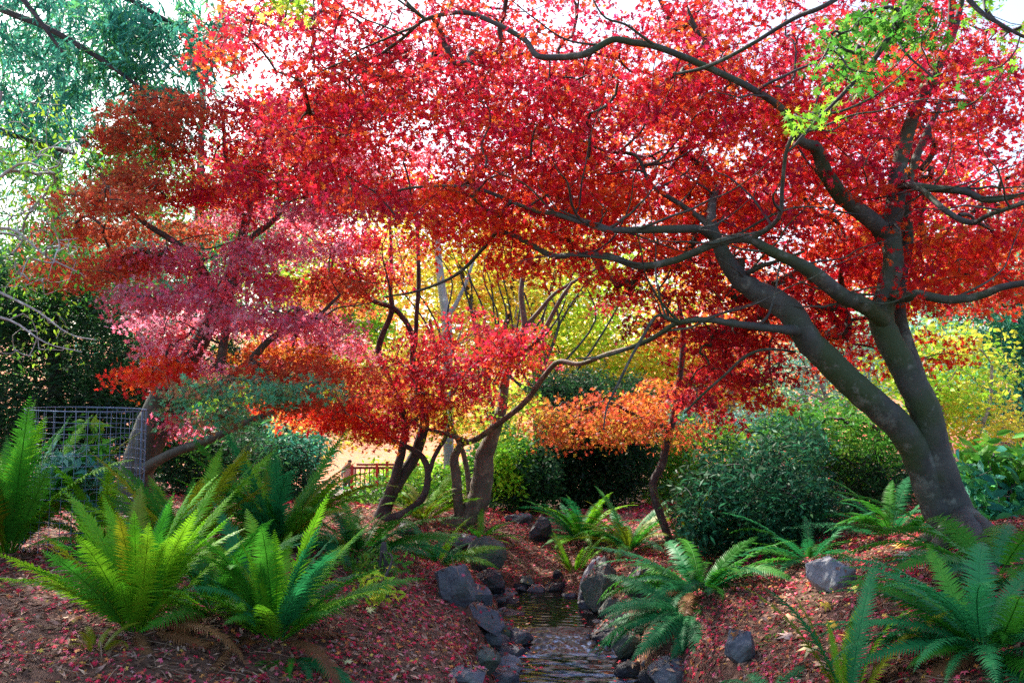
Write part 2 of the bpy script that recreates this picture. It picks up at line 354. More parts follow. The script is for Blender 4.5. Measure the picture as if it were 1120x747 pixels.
m2 = N(nt, 'ShaderNodeMath', operation='MULTIPLY'); nt.links.new(m1.outputs[0], m2.inputs[0]); nt.links.new(r3.outputs[0], m2.inputs[1])
# blue streaks painted into the lower pool in place of sky reflection
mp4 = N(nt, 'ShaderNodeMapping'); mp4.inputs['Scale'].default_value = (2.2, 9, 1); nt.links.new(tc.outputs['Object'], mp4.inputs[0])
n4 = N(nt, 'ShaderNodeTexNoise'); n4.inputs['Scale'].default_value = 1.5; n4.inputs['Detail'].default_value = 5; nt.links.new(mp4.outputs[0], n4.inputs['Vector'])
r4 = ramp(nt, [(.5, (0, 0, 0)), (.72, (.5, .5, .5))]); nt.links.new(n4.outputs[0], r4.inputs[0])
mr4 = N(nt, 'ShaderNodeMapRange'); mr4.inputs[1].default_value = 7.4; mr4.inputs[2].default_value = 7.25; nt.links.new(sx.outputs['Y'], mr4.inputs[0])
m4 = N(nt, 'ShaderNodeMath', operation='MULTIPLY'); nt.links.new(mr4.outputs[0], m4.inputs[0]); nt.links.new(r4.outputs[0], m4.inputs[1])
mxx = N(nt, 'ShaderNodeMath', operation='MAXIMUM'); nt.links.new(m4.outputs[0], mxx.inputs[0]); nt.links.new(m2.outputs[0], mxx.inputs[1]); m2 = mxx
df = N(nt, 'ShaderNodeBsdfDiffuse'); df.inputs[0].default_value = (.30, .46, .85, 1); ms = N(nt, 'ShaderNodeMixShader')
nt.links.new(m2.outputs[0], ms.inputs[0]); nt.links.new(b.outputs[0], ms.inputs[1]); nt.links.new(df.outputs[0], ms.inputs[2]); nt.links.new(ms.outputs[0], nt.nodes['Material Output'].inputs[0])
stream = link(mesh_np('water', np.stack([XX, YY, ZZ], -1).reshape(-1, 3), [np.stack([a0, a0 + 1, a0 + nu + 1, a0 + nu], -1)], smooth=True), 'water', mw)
tag(stream, 'shallow garden stream with a low rippling drop', 'stream', kind='structure')

# gravel path beyond the ferns, pale in the sun
pth = []; pf = []
pc = [(-14, 15.5), (-10, 17), (-6.5, 18.5), (-3, 21), (-1, 25), (1, 30)]
pl = catmull([(x, y, 0) for x, y in pc], 10)
for k, q in enumerate(pl):
    t = pl[min(k + 1, len(pl) - 1)] - pl[max(k - 1, 0)]; t /= np.linalg.norm(t); nrm = np.array([-t[1], t[0], 0])
    for s_ in np.linspace(-1.1, 1.1, 7):
        v = q + nrm * s_; pth.append((v[0], v[1], float(H(np.array([v[0]]), np.array([v[1]]))[0]) + .05))
for k in range(len(pl) - 1):
    for s_ in range(6): pf.append((k * 7 + s_, k * 7 + s_ + 1, k * 7 + s_ + 8, k * 7 + s_ + 7))
path = link(mesh_np('path', pth, [np.array(pf)], smooth=True), 'path', simple_mat('gravel', (.42, .34, .29), .9, nscale=30)); tag(path, 'pale gravel path winding behind the ferns', 'path', kind='structure')

# ------------------------------------------------------------------ tree builder
class Tree:
    def __init__(s, name, label, cat='tree', group=None, base=None, bark=M_BARKD, sides=7):
        s.root = empty(name, base if base is not None else (0, 0, 0)); tag(s.root, label, cat, group)
        s.base = np.array(base if base is not None else (0, 0, 0), float)
        s.pos = []; s.par = []; s.rad = []; s.limbs = TB(); s.twig = TB(); s.bark = bark; s.sides = sides; s.lv = []; s.dens = 1.55; s.lsz = 1.12; s.push = 0; s.tw = 1; s.lw = 1
    def limb(s, pts, sub=5, wob=.075, sides=None):
        """pts: (px, py, d, width_px) or world (x,y,z,'w',radius)"""
        q = []; r = []
        for p in pts:
            if len(p) == 5: q.append(np.array(p[:3], float)); r.append(p[4])
            else: q.append(Pn(p[0], p[1], p[2])); r.append(p[3] * p[2] / FPX / 2 * s.lw)
        cs = catmull(q, sub); rr = np.interp(np.linspace(0, len(q) - 1, len(cs)), np.arange(len(q)), r)
        cs = [c + RNG.normal(0, 1, 3) * rad * .035 for c, rad in zip(cs, rr)]
        tb = TB(); tb.tube(np.array(cs) - s.base, rr, sides or (14 if max(r) > .05 else 7), wob)
        tb.build('trunk' if not s.pos else 'branch', s.bark, s.root)
        k0 = len(s.pos)
        for c, rad in zip(cs, rr):
            s.pos.append(c); s.rad.append(rad)
    def sprays(s, T, dirflat=None, jit=.12, sag=0.0, rmin=.0022, rmax=.02):
        """grow twigs from the limbs to every target"""
        T = np.asarray(T); n0 = len(s.pos); cap = n0 + len(T) * 4 + 4
        Pp = np.zeros((cap, 3)); Pp[:n0] = s.pos; n = n0; used = np.zeros(len(T), bool)
        par = -np.ones(cap, int); D = np.full(len(T), 1e9); near = np.zeros(len(T), int)
        for k in range(0, n0, 1):
            d = np.linalg.norm(T - Pp[k], axis=1); m = d < D; D[m] = d[m]; near[m] = k
        cnt = np.zeros(cap); chains = []
        for _ in range(len(T)):
            t = int(np.argmin(np.where(used, 1e9, D))); used[t] = True; a = near[t]; p0 = Pp[a]; p1 = T[t]; L = D[t]
            prev = a; m = 3; ids = [a]
            off = RNG.normal(0, 1, 3) * L * jit
            for q in range(1, m + 1):
                f = q / m; c = p0 + (p1 - p0) * f + off * math.sin(math.pi * f) + np.array([0, 0, 1]) * L * .10 * math.sin(math.pi * f)
                Pp[n] = c; par[n] = prev; prev = n; ids.append(n); n += 1
                d = np.linalg.norm(T - c, axis=1) * 1.02; mm = d < D; D[mm] = d[mm]; near[mm] = prev
            x = prev
            while x >= n0: cnt[x] += 1; x = par[x]
            chains.append(ids)
        for ids in chains:
            r = [min(rmax, rmin * math.sqrt(cnt[k] if k >= n0 else cnt[ids[1]] * 1.1)) for k in ids]
            s.twig.tube(Pp[ids] - s.base, r, 4)
        return T
    def side(s, n, lo, hi, width, up=.15, start=0, fwd=-.25):
        """crooked side branches leaving the limbs at random"""
        P0 = np.array(s.pos); R0 = np.array(s.rad); ok = np.where((R0 < .075) & (P0[:, 2] > 1.7))[0]
        for _ in range(n):
            k = int(RNG.choice(ok)); p = P0[k].copy(); a = RNG.uniform(0, 2 * np.pi); v = np.array([math.cos(a), math.sin(a) * .5 + fwd, RNG.uniform(-.25, .5)]); v = unit(v)
            L = RNG.uniform(lo, hi); m = 9; r0 = min(R0[k] * .75, width * RNG.uniform(.6, 1.2)); pts = []
            for q in range(m):
                f = q / (m - 1); pts.append((p[0], p[1], p[2], 'w', r0 * (1 - f) + .0018)); v = unit(v + RNG.normal(0, .2, 3) * np.array([1, .7, 1]) + np.array([0, 0, up * .4])); p = p + v * L / m
            s.limb(pts, 3, sides=6)
    def foliage(s, T, per, rad, size, pal, tmpl, flat=.35, nz=.5, rnd=.8, hang=0, edge=None, flatten_dir=None):
        T = np.asarray(T); n = len(T) * per; C0 = np.repeat(T, per, 0)
        a = RNG.random(n) * 2 * np.pi; r = rad * np.sqrt(RNG.random(n)) * np.repeat(RNG.uniform(.7, 1.3, len(T)), per)
        off = np.stack([np.cos(a) * r, np.sin(a) * r, RNG.normal(0, 1, n) * rad * flat - .45 * r * r / rad], -1)
        nr = RNG.normal(0, 1, (n, 3)) * rnd + np.array([0, -.15, nz])
        if hang >= .2:
            ns_ = max(1, per // 11); th = np.repeat(RNG.random(len(T) * ns_) * 2 * np.pi, -(-per // ns_)).reshape(len(T), -1)[:, :per].ravel(); q = RNG.random(n); st = rad * np.repeat(RNG.uniform(.7, 1.5, len(T)), per)
            off = np.stack([np.cos(th) * q * st, np.sin(th) * q * st, -q * q * st * 1.1 + .25 * st * q], -1) + RNG.normal(0, size * .22, (n, 3))
        fw = off * np.array([1, 1, .2]) + RNG.normal(0, 1, (n, 3)) * (rad * .35 if hang >= .2 else .05) + np.array([0, 0, -hang])
        # colour: one pick per spray, loosened per leaf
        base = np.repeat(pick(pal, len(T)), per, 0); own = pick(pal, n); k = RNG.random((n, 1)); k = (k < .45).astype(float)
        col = base * (1 - k) + own * k
        s.lv.append((C0 + off, nr, fw, size * RNG.uniform(.65, 1.2, n), col, tmpl))
    def region(s, regs, tmpl=T_MAP5, nz=.5, rnd=.8, flat=.3, twigs=True, jit=.12, hang=0, layer=0):
        """regs: (cx, cy, rx, ry, d0, d1, sprays, leaves per spray, spray radius m, leaf size m, palette)"""
        allT = []
        for (cx, cy_, rx, ry, d0, d1, ns, per, sr, ls, pal) in regs:
            ns = int(ns * s.dens); ls = ls * s.lsz
            a = RNG.random(ns) * 2 * np.pi; r = np.sqrt(RNG.random(ns)); T = Pn(cx + np.cos(a) * r * rx, cy_ + np.sin(a) * r * ry, RNG.uniform(d0, d1, ns) + s.push)
            if layer:
                wv = .22 * np.sin(T[:, 0] * 1.7 + T[:, 1] * 1.3) + .13 * np.sin(T[:, 0] * 4.1 - T[:, 1] * 2.3) + .25 * np.abs(T[:, 0] - Pn(cx, cy_, d0)[0]) 
                zl = np.round((T[:, 2] + wv) / layer) * layer - wv + RNG.normal(0, .045, ns); T[:, 2] = np.where(RNG.random(ns) < .7, zl, T[:, 2])
            allT.append(T); s.foliage(T, per, sr, ls, pal, tmpl, flat, nz, rnd, hang)
        if twigs: s.sprays(np.concatenate(allT), jit=jit, rmin=.0022 * s.tw, rmax=.02 * s.tw)
    def done(s, mat=M_LEAF, crown='crown'):
        if s.limbs.V: s.limbs.build('trunk', s.bark, s.root)
        # one crown mesh
        Vs, Fs, Cs = [], [], []; off = 0
        for cen, nr, fw, sz, col, (TV, TF) in s.lv:
            n = len(cen); k = len(TV); z = unit(nr); x = unit(fw - z * (fw * z).sum(-1, keepdims=True)); y = np.cross(z, x)
            V = (cen - s.base)[:, None] + sz[:, None, None] * (TV[None, :, 0:1] * x[:, None] + TV[None, :, 1:2] * y[:, None] + TV[None, :, 2:3] * z[:, None])
            Vs.append(V.reshape(-1, 3)); Fs.append((TF[None] + (np.arange(n) * k)[:, None, None]).reshape(-1, TF.shape[1]) + off); off += n * k
            c = col * np.exp(RNG.normal(0, .2, (n, 1))) * np.exp(RNG.normal(0, .07, (n, 3))); Cs.append(np.repeat(np.clip(c, 0, 1), k, 0))
        nl = sum(len(f) for f in Fs)
        if s.twig.V:
            V = np.concatenate(s.twig.V); Vs.append(V); Fs.append(np.concatenate(s.twig.F) + off); Cs.append(np.full((len(V), 3), .05))
        o = link(mesh_np(crown, np.concatenate(Vs), [np.concatenate(Fs)], np.concatenate(Cs)), crown, mat, s.root)
        o.data.materials.append(s.bark); nf = len(o.data.polygons); mi = np.zeros(nf, np.int32); mi[nl:] = 1; o.data.polygons.foreach_set('material_index', mi)
        return s.root

# ---- the big red maple on the right bank
b1 = G(1046, 588)
D0 = b1.y
t = Tree('maple_tree', 'large red maple with thick forked grey trunk rising from the right bank', base=b1, bark=M_BARK); t.dens = 1.5; t.lsz = 1.06; t.lw = .73
t.limb([(1052, 606, D0, 84), (1046, 575, D0, 66), (1035, 540, D0, 56), (1023, 500, D0 - .05, 50), (1011, 447, D0 - .1, 46), (991, 406, D0 - .1, 42), (971, 369, D0 - .1, 38), (964, 345, D0 - .1, 36), (971, 318, D0 - .1, 33), (977, 284, D0 - .1, 30), (974, 250, D0, 30), (979, 225, D0, 29), (984, 180, D0, 24), (998, 129, D0, 19), (1021, 85, D0, 14), (1045, 30, D0, 10), (1060, -40, D0, 6)])
t.limb([(1068, 618, D0 - .1, 40), (1064, 585, D0 + .1, 34), (1047, 545, D0 + .1, 30)])
t.limb([(1020, 470, D0, 30), (1008, 425, D0 + .1, 24), (993, 380, D0 + .1, 21), (984, 345, D0 + .1, 20), (985, 301, D0 + .12, 20), (992, 262, D0 + .12, 20), (990, 215, D0 + .15, 16), (1003, 170, D0 + .3, 12), (1030, 110, D0 + .5, 8)])
t.limb([(1038, 585, D0, 50), (1018, 535, D0 - .02, 45), (998, 487, D0 - .1, 44), (977, 460, D0 - .15, 43), (943, 430, D0 - .2, 42), (910, 399, D0 - .25, 40), (882, 369, D0 - .3, 39), (865, 342, D0 - .3, 39), (842, 326, D0 - .3, 35), (815, 311, D0 - .3, 30), (798, 291, D0 - .3, 26), (787, 270, D0 - .3, 22), (779, 250, D0 - .3, 18), (778, 228, D0 - .2, 14), (784, 205, D0, 9)])
t.limb([(966, 350, D0 - .15, 26), (942, 332, D0 - .3, 25), (923, 325, D0 - .4, 24), (893, 301, D0 - .5, 23), (869, 287, D0 - .55, 19), (842, 274, D0 - .6, 16), (818, 262, D0 - .6, 13), (784, 266, D0 - .6, 12), (740, 284, D0 - .5, 11), (699, 291, D0 - .4, 11), (665, 280, D0 - .3, 10), (631, 279, D0 - .2, 9), (604, 280, D0, 9), (580, 267, D0 + .1, 8), (560, 257, D0 + .2, 7), (543, 255, D0 + .3, 7), (530, 270, D0 + .4, 6), (500, 300, D0 + .6, 5), (458, 318, D0 + .8, 4), (420, 325, D0 + 1, 2.5)])
t.limb([(969, 262, D0, 27), (957, 244, D0 - .1, 26), (923, 217, D0 - .2, 25), (903, 190, D0 - .3, 22), (893, 163, D0 - .4, 19), (876, 154, D0 - .5, 14), (856, 120, D0 - .6, 11), (818, 95, D0 - .7, 10), (765, 70, D0 - .7, 10), (720, 52, D0 - .7, 10), (692, 47, D0 - .7, 10), (669, 44, D0 - .7, 10), (641, 59, D0 - .7, 11), (612, 63, D0 - .6, 10), (587, 61, D0 - .6, 9), (574, 44, D0 - .5, 8), (540, 25, D0 - .4, 7), (506, 14, D0 - .3, 7), (465, 22, D0 - .2, 6), (438, 44, D0, 5), (407, 64, D0 + .2, 4), (370, 70, D0 + .3, 3), (330, 90, D0 + .5, 2)])
t.limb([(465, 22, D0 - .2, 6), (445, 3, D0 - .2, 5), (420, -30, D0 - .2, 4)])
t.limb([(974, 322, D0 - .1, 22), (990, 326, D0 - .3, 15), (1005, 322, D0 - .4, 14), (1039, 328, D0 - .5, 13), (1073, 323, D0 - .6, 12), (1096, 314, D0 - .7, 11), (1130, 308, D0 - .8, 10), (1180, 295, D0 - .9, 7), (1240, 300, D0 - 1, 4)])
t.limb([(985, 200, D0 - .02, 18), (1000, 204, D0 - .2, 13), (1028, 207, D0 - .3, 12), (1056, 210, D0 - .4, 11), (1079, 219, D0 - .4, 10), (1113, 214, D0 - .4, 8), (1170, 200, D0 - .4, 5)])
t.limb([(1000, 205, D0 - .2, 10), (1011, 210, D0 - .3, 9), (1035, 231, D0 - .5, 9), (1062, 244, D0 - .6, 9), (1082, 235, D0 - .8, 7), (1122, 222, D0 - 1, 5)])
t.limb([(872, 362, D0 - .35, 20), (852, 360, D0 - .5, 13), (808, 355, D0 - .6, 11), (774, 350, D0 - .6, 9), (740, 354, D0 - .5, 8), (717, 368, D0 - .4, 7), (690, 380, D0 - .2, 6), (660, 390, D0, 4), (630, 392, D0 + .2, 2.5)])
t.limb([(779, 258, D0 - .3, 16), (765, 251, D0 - .4, 13), (736, 251, D0 - .5, 13), (692, 252, D0 - .5, 11), (663, 251, D0 - .5, 10), (639, 244, D0 - .4, 8), (610, 235, D0 - .3, 8), (587, 231, D0 - .2, 7), (560, 221, D0, 6), (533, 210, D0 + .1, 6), (506, 204, D0 + .2, 5), (455, 205, D0 + .4, 4), (421, 212, D0 + .6, 2.5)])
t.limb([(820, 262, D0 - .6, 9), (844, 247, D0 - .7, 8), (854, 231, D0 - .8, 7), (856, 199, D0 - .9, 6), (862, 160, D0 - 1, 6), (884, 128, D0 - 1.1, 5), (920, 122, D0 - 1.2, 4), (965, 100, D0 - 1.3, 3), (1010, 60, D0 - 1.4, 2)])
t.limb([(779, 252, D0 - .3, 12), (765, 238, D0 - .2, 9), (743, 223, D0 - .1, 8), (712, 202, D0, 6), (695, 170, D0 + .1, 5), (660, 165, D0 + .2, 4), (610, 140, D0 + .4, 2.5)])
t.limb([(815, 300, D0 - .3, 9), (830, 292, D0 - .4, 9), (852, 285, D0 - .5, 5), (880, 275, D0 - .6, 3)], 4)
t.limb([(740, 81, D0 - 1.2, 4), (774, 73, D0 - 1.3, 6), (818, 51, D0 - 1.4, 6), (869, 20, D0 - 1.5, 7), (913, 0, D0 - 1.6, 8), (985, -60, D0 - 1.2, 9), (1040, -60, D0 - .2, 10), (1040, 30, D0, 10)])
t.limb([(745, 354, D0 - .5, 6), (735, 350, D0 - .55, 6), (722, 345, D0 - .6, 5), (714, 350, D0 - .6, 5), (702, 370, D0 - .6, 5), (688, 395, D0 - .6, 4), (676, 420, D0 - .6, 4), (664, 445, D0 - .6, 3), (660, 470, D0 - .6, 2)], 4)
t.limb([(870, 385, D0 - .2, 3), (838, 382, D0 - .3, 4), (815, 390, D0 - .3, 5), (795, 408, D0 - .2, 4), (770, 430, D0 - .1, 4), (748, 452, D0, 3)], 4)
for rx_, ry_, ww in ((1095, 640, 22), (1010, 622, 20), (1130, 612, 18), (985, 600, 13)):
    q = G(rx_, ry_); c = P(1052, 585, D0); t.limb([(1050, 560, D0, 40), (c.x + (q.x - c.x) * .45, c.y + (q.y - c.y) * .45, c.z * .5 + q.z * .5 + .04, 'w', ww * .0042), (q.x, q.y, q.z - .04, 'w', .02)], 6)
t.side(80, .5, 1.3, .008); t.tw = 1.5
dr = D0
t.region([
 (640, 60, 250, 75, dr - .55, dr + 2.3, 80, 62, .26, .075, 'red'), (520, 150, 210, 95, dr - .3, dr + 2.4, 95, 66, .26, .072, 'red'),
 (700, 160, 190, 110, dr - .55, dr + 2.3, 100, 66, .26, .075, 'red'), (900, 80, 210, 110, dr - .55, dr + 2.3, 105, 66, .26, .075, 'red'),
 (1020, 180, 170, 130, dr - .45, dr + 2.4, 95, 66, .26, .075, 'red'), (640, 235, 210, 60, dr - .35, dr + 2.2, 80, 66, .25, .072, 'hot'),
 (860, 250, 150, 70, dr - .1, dr + 2.4, 55, 60, .25, .072, 'hot'), (1060, 290, 110, 50, dr - .3, dr + 2.1, 45, 62, .24, .072, 'hot'),
 (330, 60, 110, 90, dr + .2, dr + 1.8, 60, 60, .25, .072, 'red'), (470, 40, 110, 60, dr - .3, dr + 1.5, 26, 42, .25, .070, 'crimson'),
 (800, 400, 60, 62, dr + .2, dr + 1.3, 42, 60, .2, .065, 'crimson'), (760, 315, 110, 45, dr + .1, dr + 1.6, 34, 60, .22, .068, 'crimson'), (890, 350, 50, 60, dr + .4, dr + 1.6, 22, 50, .2, .065, 'hot'),
 (940, 330, 90, 50, dr + .3, dr + 1.8, 26, 55, .22, .068, 'red'), (1010, 385, 60, 22, dr + .5, dr + 1.6, 6, 50, .18, .065, 'hot'),
 (700, -110, 500, 90, dr - .8, dr + 2.2, 90, 45, .28, .08, 'red'), (1220, 180, 90, 190, dr - .3, dr + 2.4, 40, 50, .28, .08, 'red'),
], T_MAP7, flat=.16)
t.done()

# ---- green leaved branch that reaches in from the tree overhead
t = Tree('overhanging_maple', 'yellow-green maple bough hanging in from above at top right', base=P(1120, -330, 3.4), bark=M_BARKD)
t.limb([(1120, -330, 3.4, 60), (1080, -180, 3.4, 40), (1030, -70, 3.4, 16), (990, 10, 3.4, 9), (960, 60, 3.4, 6), (925, 100, 3.4, 4), (890, 135, 3.4, 3), (868, 160, 3.4, 2)])
t.limb([(1030, -70, 3.4, 12), (1060, 0, 3.3, 6), (1100, 30, 3.2, 4), (1140, 50, 3.2, 3)])
t.limb([(990, 10, 3.4, 4), (985, 50, 3.3, 3), (1020, 85, 3.2, 2)], 4)
t.region([(935, 65, 42, 40, 3.1, 3.7, 14, 13, .10, .052, 'green'), (980, 25, 45, 28, 3.1, 3.7, 14, 14, .10, .06, 'green'), (890, 120, 28, 32, 3.2, 3.7, 5, 12, .09, .048, 'lime'),
          (1080, 30, 60, 30, 3.1, 3.6, 6, 12, .10, .052, 'lime'), (1060, 75, 60, 22, 3.1, 3.6, 3, 10, .09, .05, 'green'), (1000, -110, 150, 60, 3.1, 3.7, 20, 16, .12, .065, 'green')], T_MAP7)
t.done()
t = Tree('overhanging_maple', 'small olive maple spray dipping in from the top edge over the red leaves', base=P(330, -260, 3.6), bark=M_BARKD)
t.limb([(330, -260, 3.6, 30), (325, -100, 3.6, 12), (318, -20, 3.6, 4), (312, 20, 3.6, 2)])
t.region([(316, 0, 20, 22, 3.4, 3.8, 7, 10, .07, .055, 'yellowgreen'), (262, -10, 20, 14, 3.4, 3.8, 4, 10, .06, .055, 'orange'), (320, -110, 80, 60, 3.4, 3.8, 14, 12, .1, .06, 'yellowgreen')], T_MAP7)
t.done()

# ---- purple-pink maple, mid left
b2 = onground(150, 9.0); d2 = 9.0
t = Tree('maple_tree', 'layered purple-pink maple with leaning olive trunk beside the wire cage', base=b2, bark=bark_mat('bark_olive', (.03, .034, .026), (.095, .10, .075))); t.dens = 1.0
t.limb([(b2.x, b2.y, b2.z - .1, 'w', .24), (150, 515, d2, 34), (158, 480, d2, 30), (170, 450, d2, 28), (186, 418, d2, 25), (215, 380, d2, 20), (240, 330, d2 + .2, 15), (262, 270, d2 + .4, 11), (275, 215, d2 + .6, 8), (285, 170, d2 + .8, 6)])
t.limb([(152, 520, d2, 26), (175, 470, d2 + .1, 24), (203, 437, d2 + .1, 18), (238, 424, d2 - .2, 12), (270, 398, d2 - .3, 9), (300, 368, d2 - .3, 7), (342, 350, d2 - .3, 5), (372, 322, d2 - .2, 3)])
t.limb([(240, 330, d2 + .2, 12), (210, 280, d2, 8), (160, 245, d2 - .3, 6), (125, 215, d2 - .4, 5), (110, 190, d2 - .4, 4)])
t.limb([(155, 515, d2 - .1, 14), (185, 497, d2 - .3, 10), (230, 480, d2 - .5, 9), (265, 463, d2 - .6, 7), (300, 450, d2 - .6, 4)])
t.limb([(240, 405, d2 - .2, 10), (262, 280, d2 + .2, 8), (300, 240, d2 + .4, 6), (340, 190, d2 + .6, 4)])
t.limb([(275, 215, d2 + .6, 6), (248, 175, d2 + .6, 5), (245, 140, d2 + .6, 4), (240, 110, d2 + .6, 3)], 4)
t.limb([(285, 180, d2 + .8, 6), (292, 150, d2 + .8, 5), (302, 130, d2 + .8, 4), (300, 110, d2 + .8, 3)], 4)
t.side(24, .5, 1.2, .010); t.tw = 1.3; t.dens = 1.0
t.region([
 (100, 215, 60, 13, d2 + -1.3, d2 + -0.4, 25, 60, .22, .072, 'rust'),
 (150, 190, 60, 12, d2 + -0.7, d2 + 0.2, 23, 60, .22, .072, 'rust'),
 (85, 250, 48, 12, d2 + -0.2, d2 + 0.7, 19, 60, .22, .072, 'rust'),
 (165, 250, 70, 13, d2 + 0.3, d2 + 1.2, 28, 60, .22, .072, 'rust'),
 (80, 296, 42, 12, d2 + -1.3, d2 + -0.4, 18, 60, .22, .072, 'rust'),
 (140, 285, 50, 11, d2 + -0.7, d2 + 0.2, 19, 60, .22, .072, 'rust'),
 (235, 212, 80, 13, d2 + -0.2, d2 + 0.7, 32, 60, .22, .072, 'red'),
 (300, 235, 80, 13, d2 + 0.3, d2 + 1.2, 32, 60, .22, .072, 'pink'),
 (375, 220, 75, 14, d2 + -1.3, d2 + -0.4, 32, 60, .22, .072, 'pink'),
 (210, 283, 80, 12, d2 + -0.7, d2 + 0.2, 29, 60, .22, .072, 'pink'),
 (325, 272, 75, 12, d2 + -0.2, d2 + 0.7, 28, 60, .22, .072, 'pink'),
 (400, 262, 60, 12, d2 + 0.3, d2 + 1.2, 23, 60, .22, .072, 'red'),
 (180, 322, 55, 11, d2 + -1.3, d2 + -0.4, 20, 60, .22, .072, 'pink'),
 (262, 312, 70, 11, d2 + -0.7, d2 + 0.2, 25, 60, .22, .072, 'pink'),
 (345, 312, 60, 11, d2 + -0.2, d2 + 0.7, 22, 60, .22, .072, 'rust'),
 (200, 350, 68, 11, d2 + 0.3, d2 + 1.2, 24, 60, .22, .072, 'pink'),
 (285, 345, 62, 10, d2 + -1.3, d2 + -0.4, 21, 60, .22, .072, 'pink'),
 (175, 372, 38, 8, d2 + -0.7, d2 + 0.2, 12, 60, .22, .072, 'pink'),
 (340, 352, 55, 10, d2 + -0.2, d2 + 0.7, 19, 60, .22, .072, 'pink'),
 (395, 300, 50, 12, d2 + 0.3, d2 + 1.2, 20, 60, .22, .072, 'red'),
 (165, 405, 45, 8, d2 + -1.3, d2 + -0.4, 14, 60, .22, .072, 'hot'),
 (225, 400, 70, 9, d2 + -0.7, d2 + 0.2, 21, 60, .22, .072, 'pink'),
 (300, 385, 70, 9, d2 + -0.2, d2 + 0.7, 21, 60, .22, .072, 'orange'),
 (355, 378, 60, 10, d2 + 0.3, d2 + 1.2, 20, 60, .22, .072, 'pink'),
 (330, 402, 60, 8, d2 + -1.3, d2 + -0.4, 17, 60, .22, .072, 'rust'),
 (185, 120, 65, 14, d2 + -0.7, d2 + 0.2, 28, 60, .22, .072, 'rust'),
 (160, 150, 55, 12, d2 + -0.2, d2 + 0.7, 22, 60, .22, .072, 'rust'),
 (250, 165, 70, 13, d2 + 0.3, d2 + 1.2, 28, 60, .22, .072, 'red'),
 (300, 190, 80, 13, d2 + -1.3, d2 + -0.4, 32, 60, .22, .072, 'red'),
 (345, 150, 80, 14, d2 + -0.7, d2 + 0.2, 34, 60, .22, .072, 'red'),
 (290, 120, 80, 14, d2 + -0.2, d2 + 0.7, 34, 60, .22, .072, 'red'),
 (400, 170, 75, 14, d2 + 0.3, d2 + 1.2, 32, 60, .22, .072, 'pink'),
 (370, 115, 70, 14, d2 + -1.3, d2 + -0.4, 30, 60, .22, .072, 'red'),
 (440, 210, 55, 14, d2 + -0.7, d2 + 0.2, 25, 60, .22, .072, 'red'),
 (190, 458, 28, 9, d2 + -0.2, d2 + 0.7, 11, 60, .22, .072, 'pink'),
 (375, 405, 50, 12, d2 + 0.3, d2 + 1.2, 20, 60, .22, .072, 'rust'),
 (275, 424, 95, 10, d2 - 2.2, d2 - 1.2, 24, 55, .2, .066, 'tealgreen'), (225, 450, 40, 9, d2 - 2, d2 - 1.3, 9, 50, .18, .066, 'tealgreen'), (335, 432, 60, 9, d2 - 1.8, d2 - 1, 16, 50, .2, .066, 'rust')
], T_MAP5, flat=.27)
t.done()

# ---- centre maple with the swept multi-stem base
b3 = G(500, 573); d3 = b3.y
t = Tree('maple_tree', 'dark red multi-stemmed maple with sweeping base behind the stream rocks', base=b3, bark=bark_mat('bark_warm', (.05, .04, .034), (.17, .13, .10))); t.dens = 1.2; t.lw = .82; t.tw = 1.4
t.limb([(455, 590, d3 - .2, 16), (480, 582, d3 - .1, 22), (503, 571, d3, 28), (520, 553, d3, 31), (528, 525, d3, 28), (530, 500, d3, 25), (537, 480, d3, 20), (548, 450, d3 + .1, 14), (556, 400, d3 + .2, 10), (573, 362, d3 + .2, 9), (570, 318, d3 + .3, 7), (580, 270, d3 + .4, 5)])
t.limb([(505, 572, d3, 16), (501, 550, d3 - .1, 14), (499, 520, d3 - .1, 13), (497, 500, d3 - .1, 12), (506, 485, d3 - .1, 9), (519, 481, d3 - .2, 8), (540, 467, d3 - .4, 8), (574, 440, d3 - .7, 8), (594, 413, d3 - 1, 7), (611, 396, d3 - 1.2, 7), (635, 398, d3 - 1.4, 6), (665, 387, d3 - 1.6, 6), (703, 376, d3 - 1.9, 5), (735, 360, d3 - 2, 3)])
t.limb([(514, 560, d3 + .1, 9), (513, 530, d3 + .15, 8), (508, 500, d3 + .2, 7), (500, 480, d3 + .2, 7), (486, 450, d3 + .2, 7), (480, 400, d3 + .2, 5), (470, 350, d3 + .2, 4)])
t.limb([(510, 483, d3 - .1, 8), (490, 475, d3 - .3, 6), (470, 470, d3 - .4, 5), (440, 460, d3 - .5, 4), (405, 463, d3 - .6, 3)], 4)
t.limb([(556, 380, d3 + .2, 7), (590, 340, d3 + .2, 6), (607, 321, d3 + .2, 5), (635, 304, d3 + .2, 4), (660, 290, d3 + .2, 3)], 4)
t.limb([(548, 425, d3, 8), (560, 395, d3 - .1, 8), (588, 372, d3 - .2, 7), (611, 331, d3 - .2, 6), (625, 310, d3 - .2, 4)], 4)
t.region([
 (500, 385, 80, 34, d3 - 1.2, d3 + .4, 40, 60, .24, .072, 'crimson'), (460, 420, 75, 30, d3 - 1.2, d3 + .2, 34, 60, .24, .072, 'crimson'), (560, 385, 55, 22, d3 - 1.2, d3, 18, 55, .22, .07, 'red'),
 (440, 445, 70, 22, d3 - 1, d3 + .2, 20, 50, .24, .07, 'orange'), (520, 440, 70, 30, d3 - .5, d3 + .8, 20, 42, .24, .07, 'yellowgreen'), (560, 460, 40, 30, d3, d3 + .8, 9, 40, .22, .07, 'yellowgreen'), (500, 445, 90, 25, d3 - .4, d3 + .6, 14, 42, .24, .07, 'orange'),
 (600, 300, 60, 30, d3, d3 + .8, 6, 32, .25, .065, 'lime')], T_MAP5, flat=.17, layer=.27)
t.done()

